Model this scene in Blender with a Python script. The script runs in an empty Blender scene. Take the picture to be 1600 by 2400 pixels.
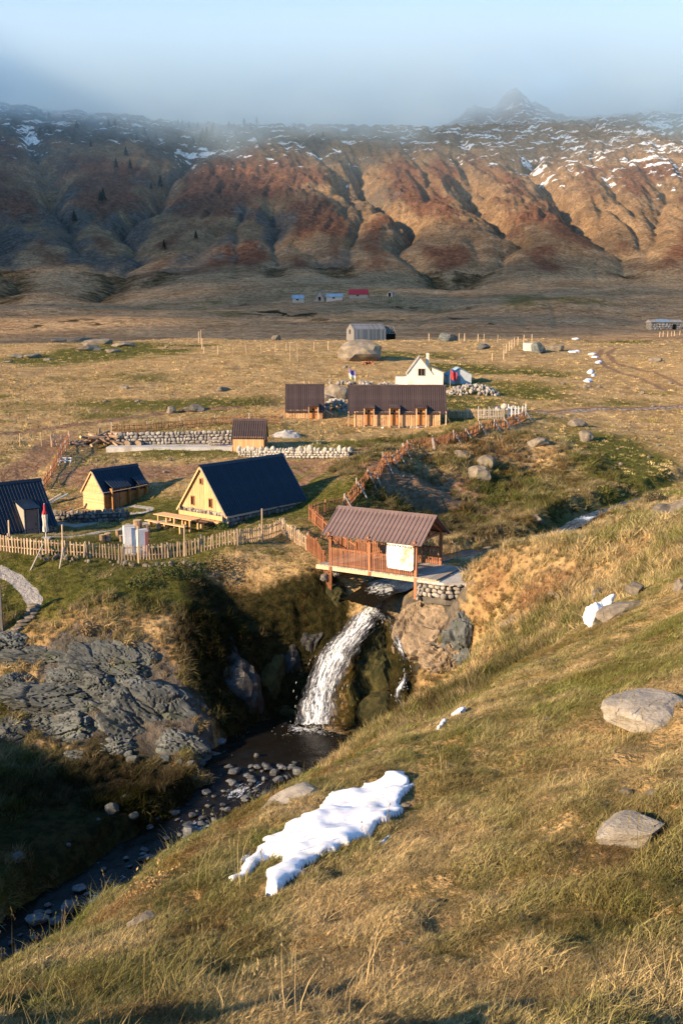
import bpy, bmesh, math, random
import numpy as np
from mathutils import Vector, Matrix, Quaternion
R = math.radians
rng = random.Random(7)
nr = np.random.default_rng(7)
S = bpy.context.scene
COL = S.collection

# ------------------------------------------------------------------ camera
F_PX, CAM_Z, PITCH = 2300.0, 22.0, math.atan(420/2300.0)
cam_d = bpy.data.cameras.new('camera'); cam = bpy.data.objects.new('camera', cam_d); COL.objects.link(cam)
cam_d.sensor_fit = 'HORIZONTAL'; cam_d.sensor_width = 36.0; cam_d.lens = 36.0*F_PX/1600.0
cam_d.clip_start = 0.1; cam_d.clip_end = 20000
cam.location = (0, 0, CAM_Z); cam.rotation_euler = (R(90)-PITCH, 0, 0)
S.camera = cam

# ------------------------------------------------------------------ light
SUN_EL = R(19.0)
SH = Vector((-0.86, -0.51)).normalized()            # horizontal direction towards the sun
SUN = Vector((SH.x*math.cos(SUN_EL), SH.y*math.cos(SUN_EL), math.sin(SUN_EL)))
sd = bpy.data.lights.new('sun', 'SUN'); so = bpy.data.objects.new('sun', sd); COL.objects.link(so)
sd.energy = 5.0; sd.angle = R(0.5); sd.color = (1.0, 0.74, 0.46)
so.rotation_euler = SUN.to_track_quat('Z', 'Y').to_euler(); so.location = (0, 0, 400)
w = bpy.data.worlds.new('World'); S.world = w; w.use_nodes = True
nt = w.node_tree; nt.nodes.clear()
def wn(t, **k):
    n = nt.nodes.new(t)
    for a, b in k.items(): setattr(n, a, b)
    return n
sky = wn('ShaderNodeTexSky', sky_type='NISHITA', sun_disc=False, sun_elevation=SUN_EL,
         sun_rotation=math.atan2(SH.x, SH.y), altitude=1500.0, air_density=1.0, dust_density=0.4, ozone_density=1.6)
bg1 = wn('ShaderNodeBackground'); bg1.inputs[1].default_value = 0.11
bg2 = wn('ShaderNodeBackground'); bg2.inputs[0].default_value = (0.19, 0.335, 0.445, 1); bg2.inputs[1].default_value = 1.05
tc = wn('ShaderNodeTexCoord'); mp = wn('ShaderNodeMapping'); mp.inputs['Scale'].default_value = (1.0, 1.0, 3.2)
mp.inputs['Location'].default_value = (0.25, 0.1, 0.3)
nz = wn('ShaderNodeTexNoise'); nz.inputs['Scale'].default_value = 2.4; nz.inputs['Detail'].default_value = 6; nz.inputs['Roughness'].default_value = 0.55
rp = wn('ShaderNodeValToRGB'); rp.color_ramp.elements[0].position = 0.44; rp.color_ramp.elements[1].position = 0.70
rp.color_ramp.elements[0].color = (0.10, 0.10, 0.10, 1); rp.color_ramp.elements[1].color = (0.95, 0.95, 0.95, 1)
mx = wn('ShaderNodeMixShader'); wo = wn('ShaderNodeOutputWorld')
L = nt.links.new
L(tc.outputs['Generated'], mp.inputs[0]); L(mp.outputs[0], nz.inputs['Vector']); L(nz.outputs['Fac'], rp.inputs[0])
tn = wn('ShaderNodeMix', data_type='RGBA', blend_type='MULTIPLY'); tn.inputs[0].default_value = 1.0; tn.inputs[7].default_value = (.42, .86, 1.16, 1)
L(sky.outputs[0], tn.inputs[6]); L(tn.outputs[2], bg1.inputs[0]); L(bg1.outputs[0], mx.inputs[1]); L(bg2.outputs[0], mx.inputs[2])
L(mx.outputs[0], wo.inputs[0])
sx = wn('ShaderNodeSeparateXYZ'); L(tc.outputs['Generated'], sx.inputs[0]); el = wn('ShaderNodeMapRange'); L(sx.outputs[2], el.inputs[0])
el.inputs[1].default_value = .19; el.inputs[2].default_value = .33; el.inputs[3].default_value = 1.0; el.inputs[4].default_value = .22
ml = wn('ShaderNodeMath', operation='MULTIPLY'); L(rp.outputs[0], ml.inputs[0]); L(el.outputs[0], ml.inputs[1]); L(ml.outputs[0], mx.inputs[0])
vs = S.view_settings
vs.view_transform = 'Standard'; vs.look = 'None'; vs.exposure = 1.18; vs.gamma = 1.0; vs.use_curve_mapping = False
try:
    cy = S.cycles; cy.max_bounces = 10; cy.diffuse_bounces = 3; cy.glossy_bounces = 3; cy.transparent_max_bounces = 12
    cy.volume_bounces = 8; cy.use_denoising = True; cy.volume_step_rate = 1.0; cy.volume_max_steps = 128
    cy.caustics_reflective = False; cy.caustics_refractive = False
except Exception as e: print(e)

# ------------------------------------------------------------------ numeric helpers
def h2(ix, iy, seed):
    n = (ix.astype(np.int64)*374761393 + iy.astype(np.int64)*668265263 + seed*1274126177) & 0xffffffff
    n = ((n ^ (n >> 13))*1274126177) & 0xffffffff
    n = n ^ (n >> 16)
    return (n & 0xffff).astype(np.float32)/65535.0
def vnoise(x, y, seed=0):
    x = np.asarray(x, np.float64); y = np.asarray(y, np.float64)
    xi = np.floor(x); yi = np.floor(y); u = x-xi; v = y-yi
    u = u*u*u*(u*(u*6-15)+10); v = v*v*v*(v*(v*6-15)+10)
    a = h2(xi, yi, seed); b = h2(xi+1, yi, seed); c = h2(xi, yi+1, seed); d = h2(xi+1, yi+1, seed)
    return (a*(1-u)+b*u)*(1-v) + (c*(1-u)+d*u)*v
def fbm(x, y, o=4, seed=0, g=0.5):
    s = 0.0; a = 1.0; t = 0.0
    x = np.asarray(x, np.float64); y = np.asarray(y, np.float64)
    for i in range(o):
        s = s + a*(vnoise(x, y, seed+i*17)-0.5); t += a*0.5; a *= g
        x, y = x*1.92+y*0.55+7.3, y*1.92-x*0.55+3.1
    return s/t
def sstep(a, b, x):
    t = np.clip((x-a)/(b-a), 0, 1); return t*t*(3-2*t)
CP, SP = math.cos(PITCH), math.sin(PITCH)
def ray(px, py):                        # slopes x/Y and z/Y of the view ray through a photograph pixel
    a = (px-800)/F_PX; b = (1200-py)/F_PX
    Y = CP+b*SP
    return a/Y, (-SP+b*CP)/Y
def P(px, py, Y):
    u, v = ray(px, py); return (u*Y, Y, CAM_Z+v*Y)

# ------------------------------------------------------------------ terrain height
cps = []
def line(pts, n=3):
    for i in range(len(pts)-1):
        a, b = np.array(pts[i], float), np.array(pts[i+1], float)
        for k in range(n): cps.append(P(*(a+(b-a)*k/n)))
    cps.append(P(*pts[-1]))
# near hill: crest line, then its face towards the camera
line([(0,2290,8),(200,2190,9),(350,2085,10),(480,1985,11),(650,1870,12.5),(800,1790,14),(950,1722,16.5),(1090,1650,19),(1250,1548,22),(1400,1445,26),(1520,1388,25),(1600,1340,24)],2)
for q in [(0,2400,6.2),(400,2400,5.6),(800,2400,5.0),(1200,2400,4.7),(1600,2400,4.4),(200,2280,7.6),(500,2150,8.4),(800,2100,8.0),(1200,2100,7.3),(1600,2100,6.6),(800,1950,10.3),
          (1200,1900,9.8),(1500,1950,7.9),(1600,1900,8),(1200,1750,12.6),(1500,1650,12),(1600,1640,11.5),(1400,1600,15),(1500,1500,17.5),(1600,1450,17),(1000,1850,11.6)]: cps.append(P(*q))
cps += [(0,0,20.4),(3,0,21),(-3,0,19.5),(0,-6,22),(6,3,21),(0,2.5,19.5),(10,10,19.8),(15,20,18.6),(25,35,16.5),(26,46,14.5),(15.5,49,11.8),(21,54,12),(11,50,10.2),(32,68,12.5),(12,5,21.4),
        (-6,9,13.2),(-10,12,8.5),(-13,5,9),(-10,0,15),(-8,-8,19),(-5,2,18.6),
        (-11.5,28,1.4),(-14,22,1.2),(-17,14,.9),(-20,4,.6),(-22,-10,.4),
        (-26,32,8),(-31,20,11.5),(-34,10,13.5),(-40,22,15),(-40,0,15),(-30,40,9.4),(-60,10,17),(-60,40,12.5),(-20,32,5.5),(-22,24,6),
        (-6,14,10.2),(-4.5,18,8),(-2.5,21,8),(-8.5,22,3.0),(-1,38,4.0),(-3.5,34,3.4),(-6,30,3.0),(-8.5,26.5,2.4),
        (0,28,7.2),(-3,26,6),(3,30,8.6),(2,34,7.2),(3,38,7.0),(0,35,5),(7,29,12),(2.5,25,10.5),(10,31,13.2),
        (-120,100,13),(-120,180,18),(120,100,17),(130,180,19),(80,60,17),(0,-60,30),(60,-40,30),(-60,-60,10),(-100,0,14),(100,0,26),(-80,60,11),(-60,80,11),(60,90,15)]
# far side of the hollow, right slope and its ridge
for q in [(1100,1605,38),(1250,1530,34),(1300,1480,36),(1380,1430,38),(1150,1410,46),(1300,1350,43),(1450,1262,43.5),(1500,1330,36),(1400,1400,37),(1200,1450,42),(1130,1520,43),(1060,1620,43),(980,1660,43.5)]: cps.append(P(*q))
line([(1085,1352,47.5),(1250,1292,46),(1450,1252,43.5),(1600,1222,42)],2)
# left cliff and bank
for q in [(0,1400,48),(100,1350,50),(200,1400,48),(350,1400,48.5),(450,1350,50.5),(550,1300,52.5),(0,1475,46.5),(200,1480,46.3),(350,1440,47.3),(430,1425,48),(0,1650,43.7),(200,1650,43.5),
          (350,1600,44.7),(0,1800,40.6),(200,1800,40.4),(350,1780,41.2),(480,1720,42.6),(450,1600,45),(500,1500,47.2),(540,1600,46.5),(560,1690,45),(0,1900,36.9),(100,1950,35.3),(300,1900,36.5),(0,2050,32.6),(400,1850,38.2),(0,1350,50),
          (660,1300,53.2),(740,1345,51.3),(700,1400,50.4),(770,1400,50.3),(800,1440,49.7),(650,1500,48.6),(600,1420,50.2),(540,1400,50.8),(600,1640,46.4),
          (870,1485,48.2),(900,1600,46.3),(940,1690,44.3),(840,1640,45.6),(1000,1385,49.4),(1060,1395,48.6),(960,1400,49.4),(1010,1540,46.2),(1080,1560,45.6)]: cps.append(P(*q))
# terraces with the houses
for q in [(0,1290,52),(150,1300,52),(300,1313,52),(420,1305,53),(540,1275,55),(660,1238,58),(720,1290,54),(100,1250,59),(300,1240,59),(400,1200,64),(500,1230,60),(700,1195,63.5),(620,1210,61.5),(250,1193,67.5),(150,1200,67),(0,1230,61.5),
          (150,1160,71),(60,1150,72),(200,1100,76),(300,1130,72.5),(400,1105,75),(600,1063,80.5),(800,1060,78),(800,1105,72),(745,1150,67),(880,1100,70.5),(900,1050,79.5),(500,1085,77.5),
          (250,1055,82),(540,1055,82),(400,1052,82.5),(700,1042,84.5),(900,1015,91),(1050,1010,91.5),(660,1010,91),(800,1002,93),(1200,965,97),(1100,972,98),(300,1030,86),(60,1060,80),(0,1100,75),
          (100,1022,87),(300,1005,90.5),(550,985,94.5),(650,978,96),(810,1190,61.5),(870,1130,67),(950,1062,76),(1100,1025,84.5),(1228,985,92)]: cps.append(P(*q))
# plateau
for q in [(0,1000,90),(100,960,98),(300,900,118),(500,930,107),(600,850,142),(0,900,116),(842,850,146),(990,905,118),(1100,925,112),(1250,880,130),(200,840,150),(0,860,134),(1400,850,152),(1600,850,152)]: cps.append(P(*q))
for px in range(-300,2000,150): cps.append(P(px, 798 if px > 350 else 798+(350-px)*0.03, 215)); cps.append(P(px, 812, 236))
# stream valley upstream of the bridge, knoll and slopes right of the fence
for q in [(1000,1250,60.5),(900,1180,67.5),(1000,1130,72),(1200,1205,65),(1300,1150,71.5),(1100,1100,76.5),(1250,1050,82),(1350,1100,77.5),(1400,1000,94),(1500,1050,87.5),(1600,1000,100),(1350,978,99),(1600,900,126),(1400,900,123),(1600,1080,84),(1480,1130,76),
          (1050,1180,68.5),(1150,1150,73),(1000,1080,77)]: cps.append(P(*q))
cps = np.array(cps)
_c2 = 1.5**2
def _fit():
    X = cps[:, :2]; d2 = ((X[:, None]-X[None])**2).sum(-1)
    A = -np.sqrt(d2+_c2); n = len(X)
    A[np.arange(n), np.arange(n)] += 0.06
    Pm = np.c_[np.ones(n), X]
    M = np.block([[A, Pm], [Pm.T, np.zeros((3, 3))]])
    return np.linalg.solve(M, np.r_[cps[:, 2], 0, 0, 0])
WGT = _fit()
def rbf(x, y):
    out = np.empty(x.shape, np.float32); xf = x.ravel().astype(np.float32); yf = y.ravel().astype(np.float32); o = out.ravel()
    cx = cps[:, 0].astype(np.float32); cyy = cps[:, 1].astype(np.float32); wv = -WGT[:-3].astype(np.float32)
    for i in range(0, len(xf), 8192):
        s = slice(i, i+8192)
        d = (xf[s, None]-cx)**2; d += (yf[s, None]-cyy)**2; d += _c2; np.sqrt(d, out=d)
        o[s] = d @ wv + np.float32(WGT[-3]) + xf[s]*np.float32(WGT[-2]) + yf[s]*np.float32(WGT[-1])
    return o.reshape(x.shape)
def pdist(x, y, pts):                   # distance to a polyline and the interpolated third value
    best = np.full(x.shape, 1e9, np.float32); val = np.zeros(x.shape, np.float32)
    for i in range(len(pts)-1):
        ax, ay, az = pts[i][:3]; bx, by, bz = pts[i+1][:3]
        dx, dy = bx-ax, by-ay; t = np.clip(((x-ax)*dx+(y-ay)*dy)/(dx*dx+dy*dy+1e-9), 0, 1)
        d = np.hypot(x-ax-t*dx, y-ay-t*dy); m = d < best
        best = np.where(m, d, best); val = np.where(m, az+t*(bz-az), val)
    return best, val
def ZY(px, py, z):                      # the point of a pixel ray at height z
    u, v = ray(px, py); Y = (z-CAM_Z)/v; return (u*Y, Y, z)
UP = [(0.75,49.2,8.2), P(893,1375,50.5), ZY(985,1330,8.9), ZY(1100,1302,9.0), ZY(1200,1281,9.1), ZY(1290,1262,9.3), ZY(1370,1213,9.5), ZY(1470,1175,9.8), ZY(1565,1145,10.1), (36,86,10.9), (50,100,12)]
DOWN = [ZY(745,1710,3.0), ZY(690,1745,3.0), ZY(630,1790,2.95), ZY(575,1850,2.75), ZY(480,1925,2.5), ZY(340,2030,2.2), ZY(200,2120,1.9), ZY(60,2215,1.6), (-12,27.4,1.4), (-15,21,1.1), (-18,12,.8), (-21,0,.5), (-23,-14,.2)]
DW = [2.6, 3.0, 2.4, 1.9, 1.8, 1.8, 1.9, 1.9, 1.9, 1.9, 1.9, 1.9, 1.9]
FALL = [P(893,1375,50.5), P(868,1430,49.4), P(830,1480,48.6), P(785,1530,47.7), P(755,1600,46.6), P(742,1660,45.7), P(735,1705,45.0)]
FALL2 = [P(868,1430,49.4), P(905,1450,48.9), P(935,1510,47.7), P(955,1570,46.6), (3.0,45.5,5.0), P(925,1630,45.2), P(945,1680,44.4)]
# far profile
PY_, PZ_ = [-4000,0,230,250,275,300,360,440,520,560,600,650,700,760,830,1050,1180,1450,2000,4000], [22,22,20.5,18.5,19.5,21,25.2,31.8,40.5,48.5,58.5,74,92,115,142,228,252,285,300,300]
def base_far(y): return np.interp(y, PY_, PZ_)
_ys = np.linspace(240, 1200, 2000); _rt = (base_far(_ys)-CAM_Z)/_ys
def mtn(px, py):                        # pixel to the undisturbed slope
    u, v = ray(px, py); i = int(np.argmax((_rt >= v) & (_ys > 300))); return (u*_ys[i], _ys[i], 0.0)
GUL = [([(810,389),(820,445),(848,475),(831,526),(820,598),(805,640)],16,11),
       ([(840,360),(856,391),(897,445),(948,486),(968,516),(953,567),(979,608),(1035,654)],30,26),
       ([(1060,350),(1078,368),(1106,389),(1137,414)],14,9), ([(1085,395),(1096,419),(1126,455),(1178,500),(1203,557),(1178,598),(1080,640)],30,26),
       ([(1235,345),(1249,373),(1290,404),(1331,450),(1325,470),(1351,496),(1402,537),(1448,577),(1453,625)],28,24),
       ([(1422,404),(1463,455),(1499,486)],14,8), ([(1420,463),(1484,506),(1500,560)],16,9),
       ([(450,340),(429,368),(398,399),(332,470),(301,506),(326,552),(286,644),(255,675)],34,24),
       ([(566,470),(556,526),(551,567),(548,650)],11,6), ([(638,470),(648,506),(635,567),(643,640)],22,14), ([(735,343),(780,379),(800,410)],12,7), ([(735,424),(800,455),(810,480)],12,7),
       ([(128,394),(150,470),(168,557),(276,629)],30,16), ([(-40,480),(0,557),(30,634),(20,690)],34,22), ([(700,560),(740,600),(790,640)],26,13), ([(1100,545),(1120,590),(1060,650)],20,9),
       ([(520,520),(430,600),(380,640)],26,10), ([(60,330),(110,400),(128,440)],24,12), ([(1560,420),(1540,520),(1500,600)],22,10), ([(960,345),(1000,400),(1010,450)],14,7),
       ([(1250,640),(1262,680),(1290,720),(1310,760)],6,2.5), ([(1200,705),(1222,740),(1240,765)],5,2), ([(1060,660),(1045,700),(1000,740),(985,765)],6,2.2), ([(255,675),(330,700),(360,740)],9,3), ([(1350,645),(1430,690),(1500,745)],7,2.5),([(1035,654),(980,700),(930,740)],6,2)]
GULW = [([mtn(*q) for q in g], wd, dp) for g, wd, dp in GUL]
QP = [(-300,20),(100,150),(160,200),(196,232),(260,318),(331,372),(450,425),(522,446),(624,405),(705,430),(800,455),(860,480),(910,538),(960,530),(1020,490),(1100,460),(1500,380),(1900,300)]
def far(x, y):
    wx = fbm(x/260, y/260, 3, 5)*11; 
    z = base_far(y+wx*sstep(560, 700, y))
    z = z + np.interp(x/np.maximum(y, 1), [-.45,-.33,-.12,.02,.2,.45], [34,24,2,-3,0,8])*sstep(700, 1100, y)
    g = np.zeros(x.shape, np.float32)
    for pts, wd, dp in GULW:
        xs = [p[0] for p in pts]; ysq = [p[1] for p in pts]; M = wd*3.2
        m = (x > min(xs)-M) & (x < max(xs)+M) & (y > min(ysq)-M) & (y < max(ysq)+M)
        if not m.any(): continue
        xm, ym = x[m], y[m]
        jx = fbm(xm/38, ym/38, 3, 11)*wd*.35
        d, _ = pdist(xm+jx, ym+jx*.4, pts)
        prof = np.exp(-d/wd*2.5)
        z[m] -= dp*prof*.95*(.22+.78*sstep(600, 800, ym)); g[m] = np.maximum(g[m], np.exp(-(d/wd*1.5)**2)*min(1, dp/9))
    a = .2*sstep(540, 640, y)+.8*sstep(640, 840, y)
    rid = 1-np.abs(fbm(x/70+y/300, y/190, 4, 21))*2
    z = z + a*(rid-.6)*3 + a*fbm(x/20, y/26, 5, 31, .62)*2.3 + a*fbm(x/6+wx*.25, y/40, 4, 33, .6)*2.2 + a*np.minimum(0, fbm(x/11+wx*.4, y/75, 3, 35)+.14)*6 + a*fbm(x/4.2, y/5.5, 3, 37, .65)*1.9 + fbm(x/120, y/85, 3, 43)*5.5*sstep(290, 400, y)*(1-.6*sstep(620, 760, y)) + fbm(x/60, y/60, 3, 41)*1.8*sstep(280, 420, y) + fbm(x/9, y/9, 3, 44)*.5*sstep(300, 400, y)
    # summits behind
    def pk(cx, cyv, h, sx, sy): return h*np.exp(-np.abs((x-cx)/sx)**1.4-((y-cyv)/sy)**2)
    z = z + pk(196,1190,36,20,60) + pk(150,1185,24,22,60) + pk(225,1190,15,34,60) + pk(620,1350,130,190,300)
    # low western ridge out of view, added and shaped to shade the valley
    al = -(SH.x*x+SH.y*y)
    qv = SH.y*x-SH.x*y
    hb = np.interp(qv, [a_ for a_, _ in QP], [b_ for _, b_ in QP])
    dd = np.abs(al+520)
    ridge = .42*hb*np.clip(1-dd/ (hb*1.25+60), 0, 1)**1.1 + fbm(x/90, y/90, 4, 61)*18*np.clip(1-dd/400, 0, 1)
    z = np.maximum(z, np.where(dd < 560, ridge, -100))
    return z, g
def carve(x, y, z):
    def cv(pts, w, dep, bank, z):
        d, zv = pdist(x, y, pts)
        if np.ndim(w): pass
        d = d + fbm(x*.8, y*.8, 3, 77)*.35
        t = zv-dep+bank*np.maximum(0, d-w)**1.5
        k = .25
        h = np.clip(.5+.5*(z-t)/k, 0, 1)
        return np.where(t < z+k, z*(1-h)+t*h-k*h*(1-h), z)
    z = cv(UP, 1.15, .35, .75, z)
    z = cv(DOWN, 1.25, .45, .85, z)
    z = cv(DOWN[:3], 2.6, .6, 1.3, z)
    z = cv(FALL, .8, .25, 1.6, z)
    z = cv(FALL2, .3, .15, 1.0, z)
    return z
FLAT = []                               # building pads: (x, y, radius, z), filled before the mesh is made
def ground(x, y, detail=True):
    x = np.asarray(x, np.float64); y = np.asarray(y, np.float64)
    sh = x.shape; x = np.atleast_1d(x); y = np.atleast_1d(y)
    r = np.hypot(x, y); z = np.zeros(x.shape, np.float32); g = np.zeros(x.shape, np.float32)
    nm = r < 330; fm = r > 215
    if nm.any():
        a = rbf(x[nm], y[nm]); xn, yn = x[nm], y[nm]
        a = a + fbm(xn/9, yn/9, 3, 1)*.28*sstep(20, 60, r[nm]) + fbm(xn/2.2, yn/2.2, 3, 2)*.13 + (fbm(xn/.7, yn/.7, 3, 3)*.05+(fbm(xn/.45, yn/.45, 2, 6)*.09*(r[nm] < 28)) if detail else 0)
        kn = np.exp(-((xn-11)/11)**4-((yn-76)/17)**4); a = a + kn*(fbm(xn/5, yn/5, 3, 8)*.9+fbm(xn/1.8, yn/1.8, 3, 9)*.22)
        a = a + fbm(xn/30, yn/30, 3, 4)*.9*sstep(95, 150, r[nm])
        m = (r[nm] < 125) & (yn > -30) & (r[nm] > 18)
        if m.any(): a[m] = carve(xn[m], yn[m], a[m])
        # jointed ledges of the rock on the left bank
        rw = np.exp(-((xn+13.2)/6.2)**4-((yn-43.3)/3.4)**4)*(r[nm] < 60)
        hh = .85; q = (a+xn*.10+fbm(xn/2.5, yn/2.5, 3, 71)*.8)/hh; fr = q-np.floor(q)
        a = a+rw*(sstep(.55, .95, fr)-fr)*hh*.6
        # hummocks added left of the view to throw shade on the near turf
        a = a+(1+fbm(xn*2.3, yn*2.3, 3, 81)*1.3)*(.95*np.exp(-((xn+4.7)/1.25)**2-((yn-4.3)/1.5)**2)+0.6*np.exp(-((xn+2.75)/.75)**2-((yn-2.6)/.9)**2))
        z[nm] = a
    if fm.any():
        zf, gf = far(x[fm], y[fm]); t = sstep(222, 262, r[fm]); az = np.degrees(np.arctan2(x[fm], y[fm]))
        z[fm] = np.where(nm[fm], z[fm]*(1-t)+zf*t, zf); g[fm] = gf
    return z.reshape(sh), g.reshape(sh)
def G(x, y): return float(ground(np.array([x]), np.array([y]), False)[0][0])
_tt = np.concatenate([np.geomspace(3, 30, 160), np.linspace(30.2, 130, 500), np.geomspace(131, 1300, 400)])
def at(px, py, lo=3.0):                 # where the view ray of a photograph pixel meets the ground
    u, v = ray(px, py); t = _tt[_tt >= lo]
    d = ground(u*t, t, False)[0]-(CAM_Z+v*t)
    i = int(np.argmax(d > 0))
    if not (d > 0).any(): i = len(t)-1
    if i == 0: return Vector((u*t[0], t[0], float(CAM_Z+v*t[0])))
    k = d[i-1]/(d[i-1]-d[i]) if d[i] > d[i-1] else 0; Y = t[i-1]+(t[i]-t[i-1])*k
    return Vector((u*Y, Y, CAM_Z+v*Y))
# ------------------------------------------------------------------ materials
class N:
    def __init__(s, name):
        s.m = bpy.data.materials.new(name); s.m.use_nodes = True; s.t = s.m.node_tree; s.t.nodes.clear()
        s.out = s.t.nodes.new('ShaderNodeOutputMaterial')
    def n(s, ty, ins=None, **k):
        o = s.t.nodes.new(ty)
        for a, b in k.items(): setattr(o, a, b)
        for a, b in (ins or {}).items(): s.set(o, a, b)
        return o
    def set(s, o, a, b):
        if isinstance(b, bpy.types.NodeSocket): s.t.links.new(b, o.inputs[a])
        else:
            if isinstance(b, (tuple, list)) and len(b) == 3 and o.inputs[a].type == 'RGBA': b = (*b, 1)
            o.inputs[a].default_value = b
    def noise(s, vec, sc, det=4, ro=.55, dist=0.0):
        return s.n('ShaderNodeTexNoise', {'Vector': vec, 'Scale': sc, 'Detail': det, 'Roughness': ro, 'Distortion': dist}).outputs['Fac']
    def rng(s, v, a, b, c=0.0, d=1.0):
        return s.n('ShaderNodeMapRange', {'Value': v, 'From Min': a, 'From Max': b, 'To Min': c, 'To Max': d}, interpolation_type='SMOOTHSTEP').outputs[0]
    def mix(s, f, a, b, mode='MIX'):
        o = s.n('ShaderNodeMix', data_type='RGBA', blend_type=mode)
        s.set(o, 0, f); s.set(o, 6, a); s.set(o, 7, b); return o.outputs[2]
    def ma(s, op, a, b=0.0, c=0.0):
        o = s.n('ShaderNodeMath', operation=op, use_clamp=False); s.set(o, 0, a); s.set(o, 1, b); s.set(o, 2, c); return o.outputs[0]
    def map(s, vec, sc=(1, 1, 1), rot=(0, 0, 0)):
        return s.n('ShaderNodeMapping', {'Vector': vec, 'Scale': sc, 'Rotation': rot}).outputs[0]
    def pos(s, kind='Object'): return s.n('ShaderNodeTexCoord').outputs[kind]
    def bump(s, h, st, dist):
        return s.n('ShaderNodeBump', {'Height': h, 'Strength': st, 'Distance': dist}).outputs[0]
    def bsdf(s, col, rough=.8, nor=None, **k):
        b = s.n('ShaderNodeBsdfPrincipled', {'Base Color': col, 'Roughness': rough})
        if nor is not None: s.set(b, 'Normal', nor)
        for a, v in k.items(): s.set(b, a.replace('_', ' '), v)
        return b
    def done(s, b):
        s.t.links.new(b.outputs[0], s.out.inputs[0]); return s.m
def grainy(name, c1, c2, sc=3.0, st=(1, 1, 1), rough=.8, bump=.3, bd=.01, var=.25, spec=.3, fine=14.0, metal=0.0, dirt=None):
    k = N(name); v = k.map(k.pos(), st)
    a = k.noise(v, sc, 5, .6); f = k.noise(v, sc*fine, 3, .6)
    rnd = k.n('ShaderNodeObjectInfo').outputs['Random']
    c = k.mix(k.rng(a, .3, .7), c1, c2)
    if dirt: c = k.mix(k.rng(k.noise(k.pos(), sc*.7, 6, .65), .52, .68, 0, .8), c, dirt)
    h = k.n('ShaderNodeHueSaturation', {'Color': c, 'Value': k.ma('ADD', k.rng(rnd, 0, 1, 1-var, 1+var), k.rng(f, .25, .75, -.16, .16))})
    nrm = k.bump(k.ma('ADD', a, k.ma('MULTIPLY', f, .5)), bump, bd)
    return k.done(k.bsdf(h.outputs[0], rough, nrm, Specular_IOR_Level=spec, Metallic=metal))
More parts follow.
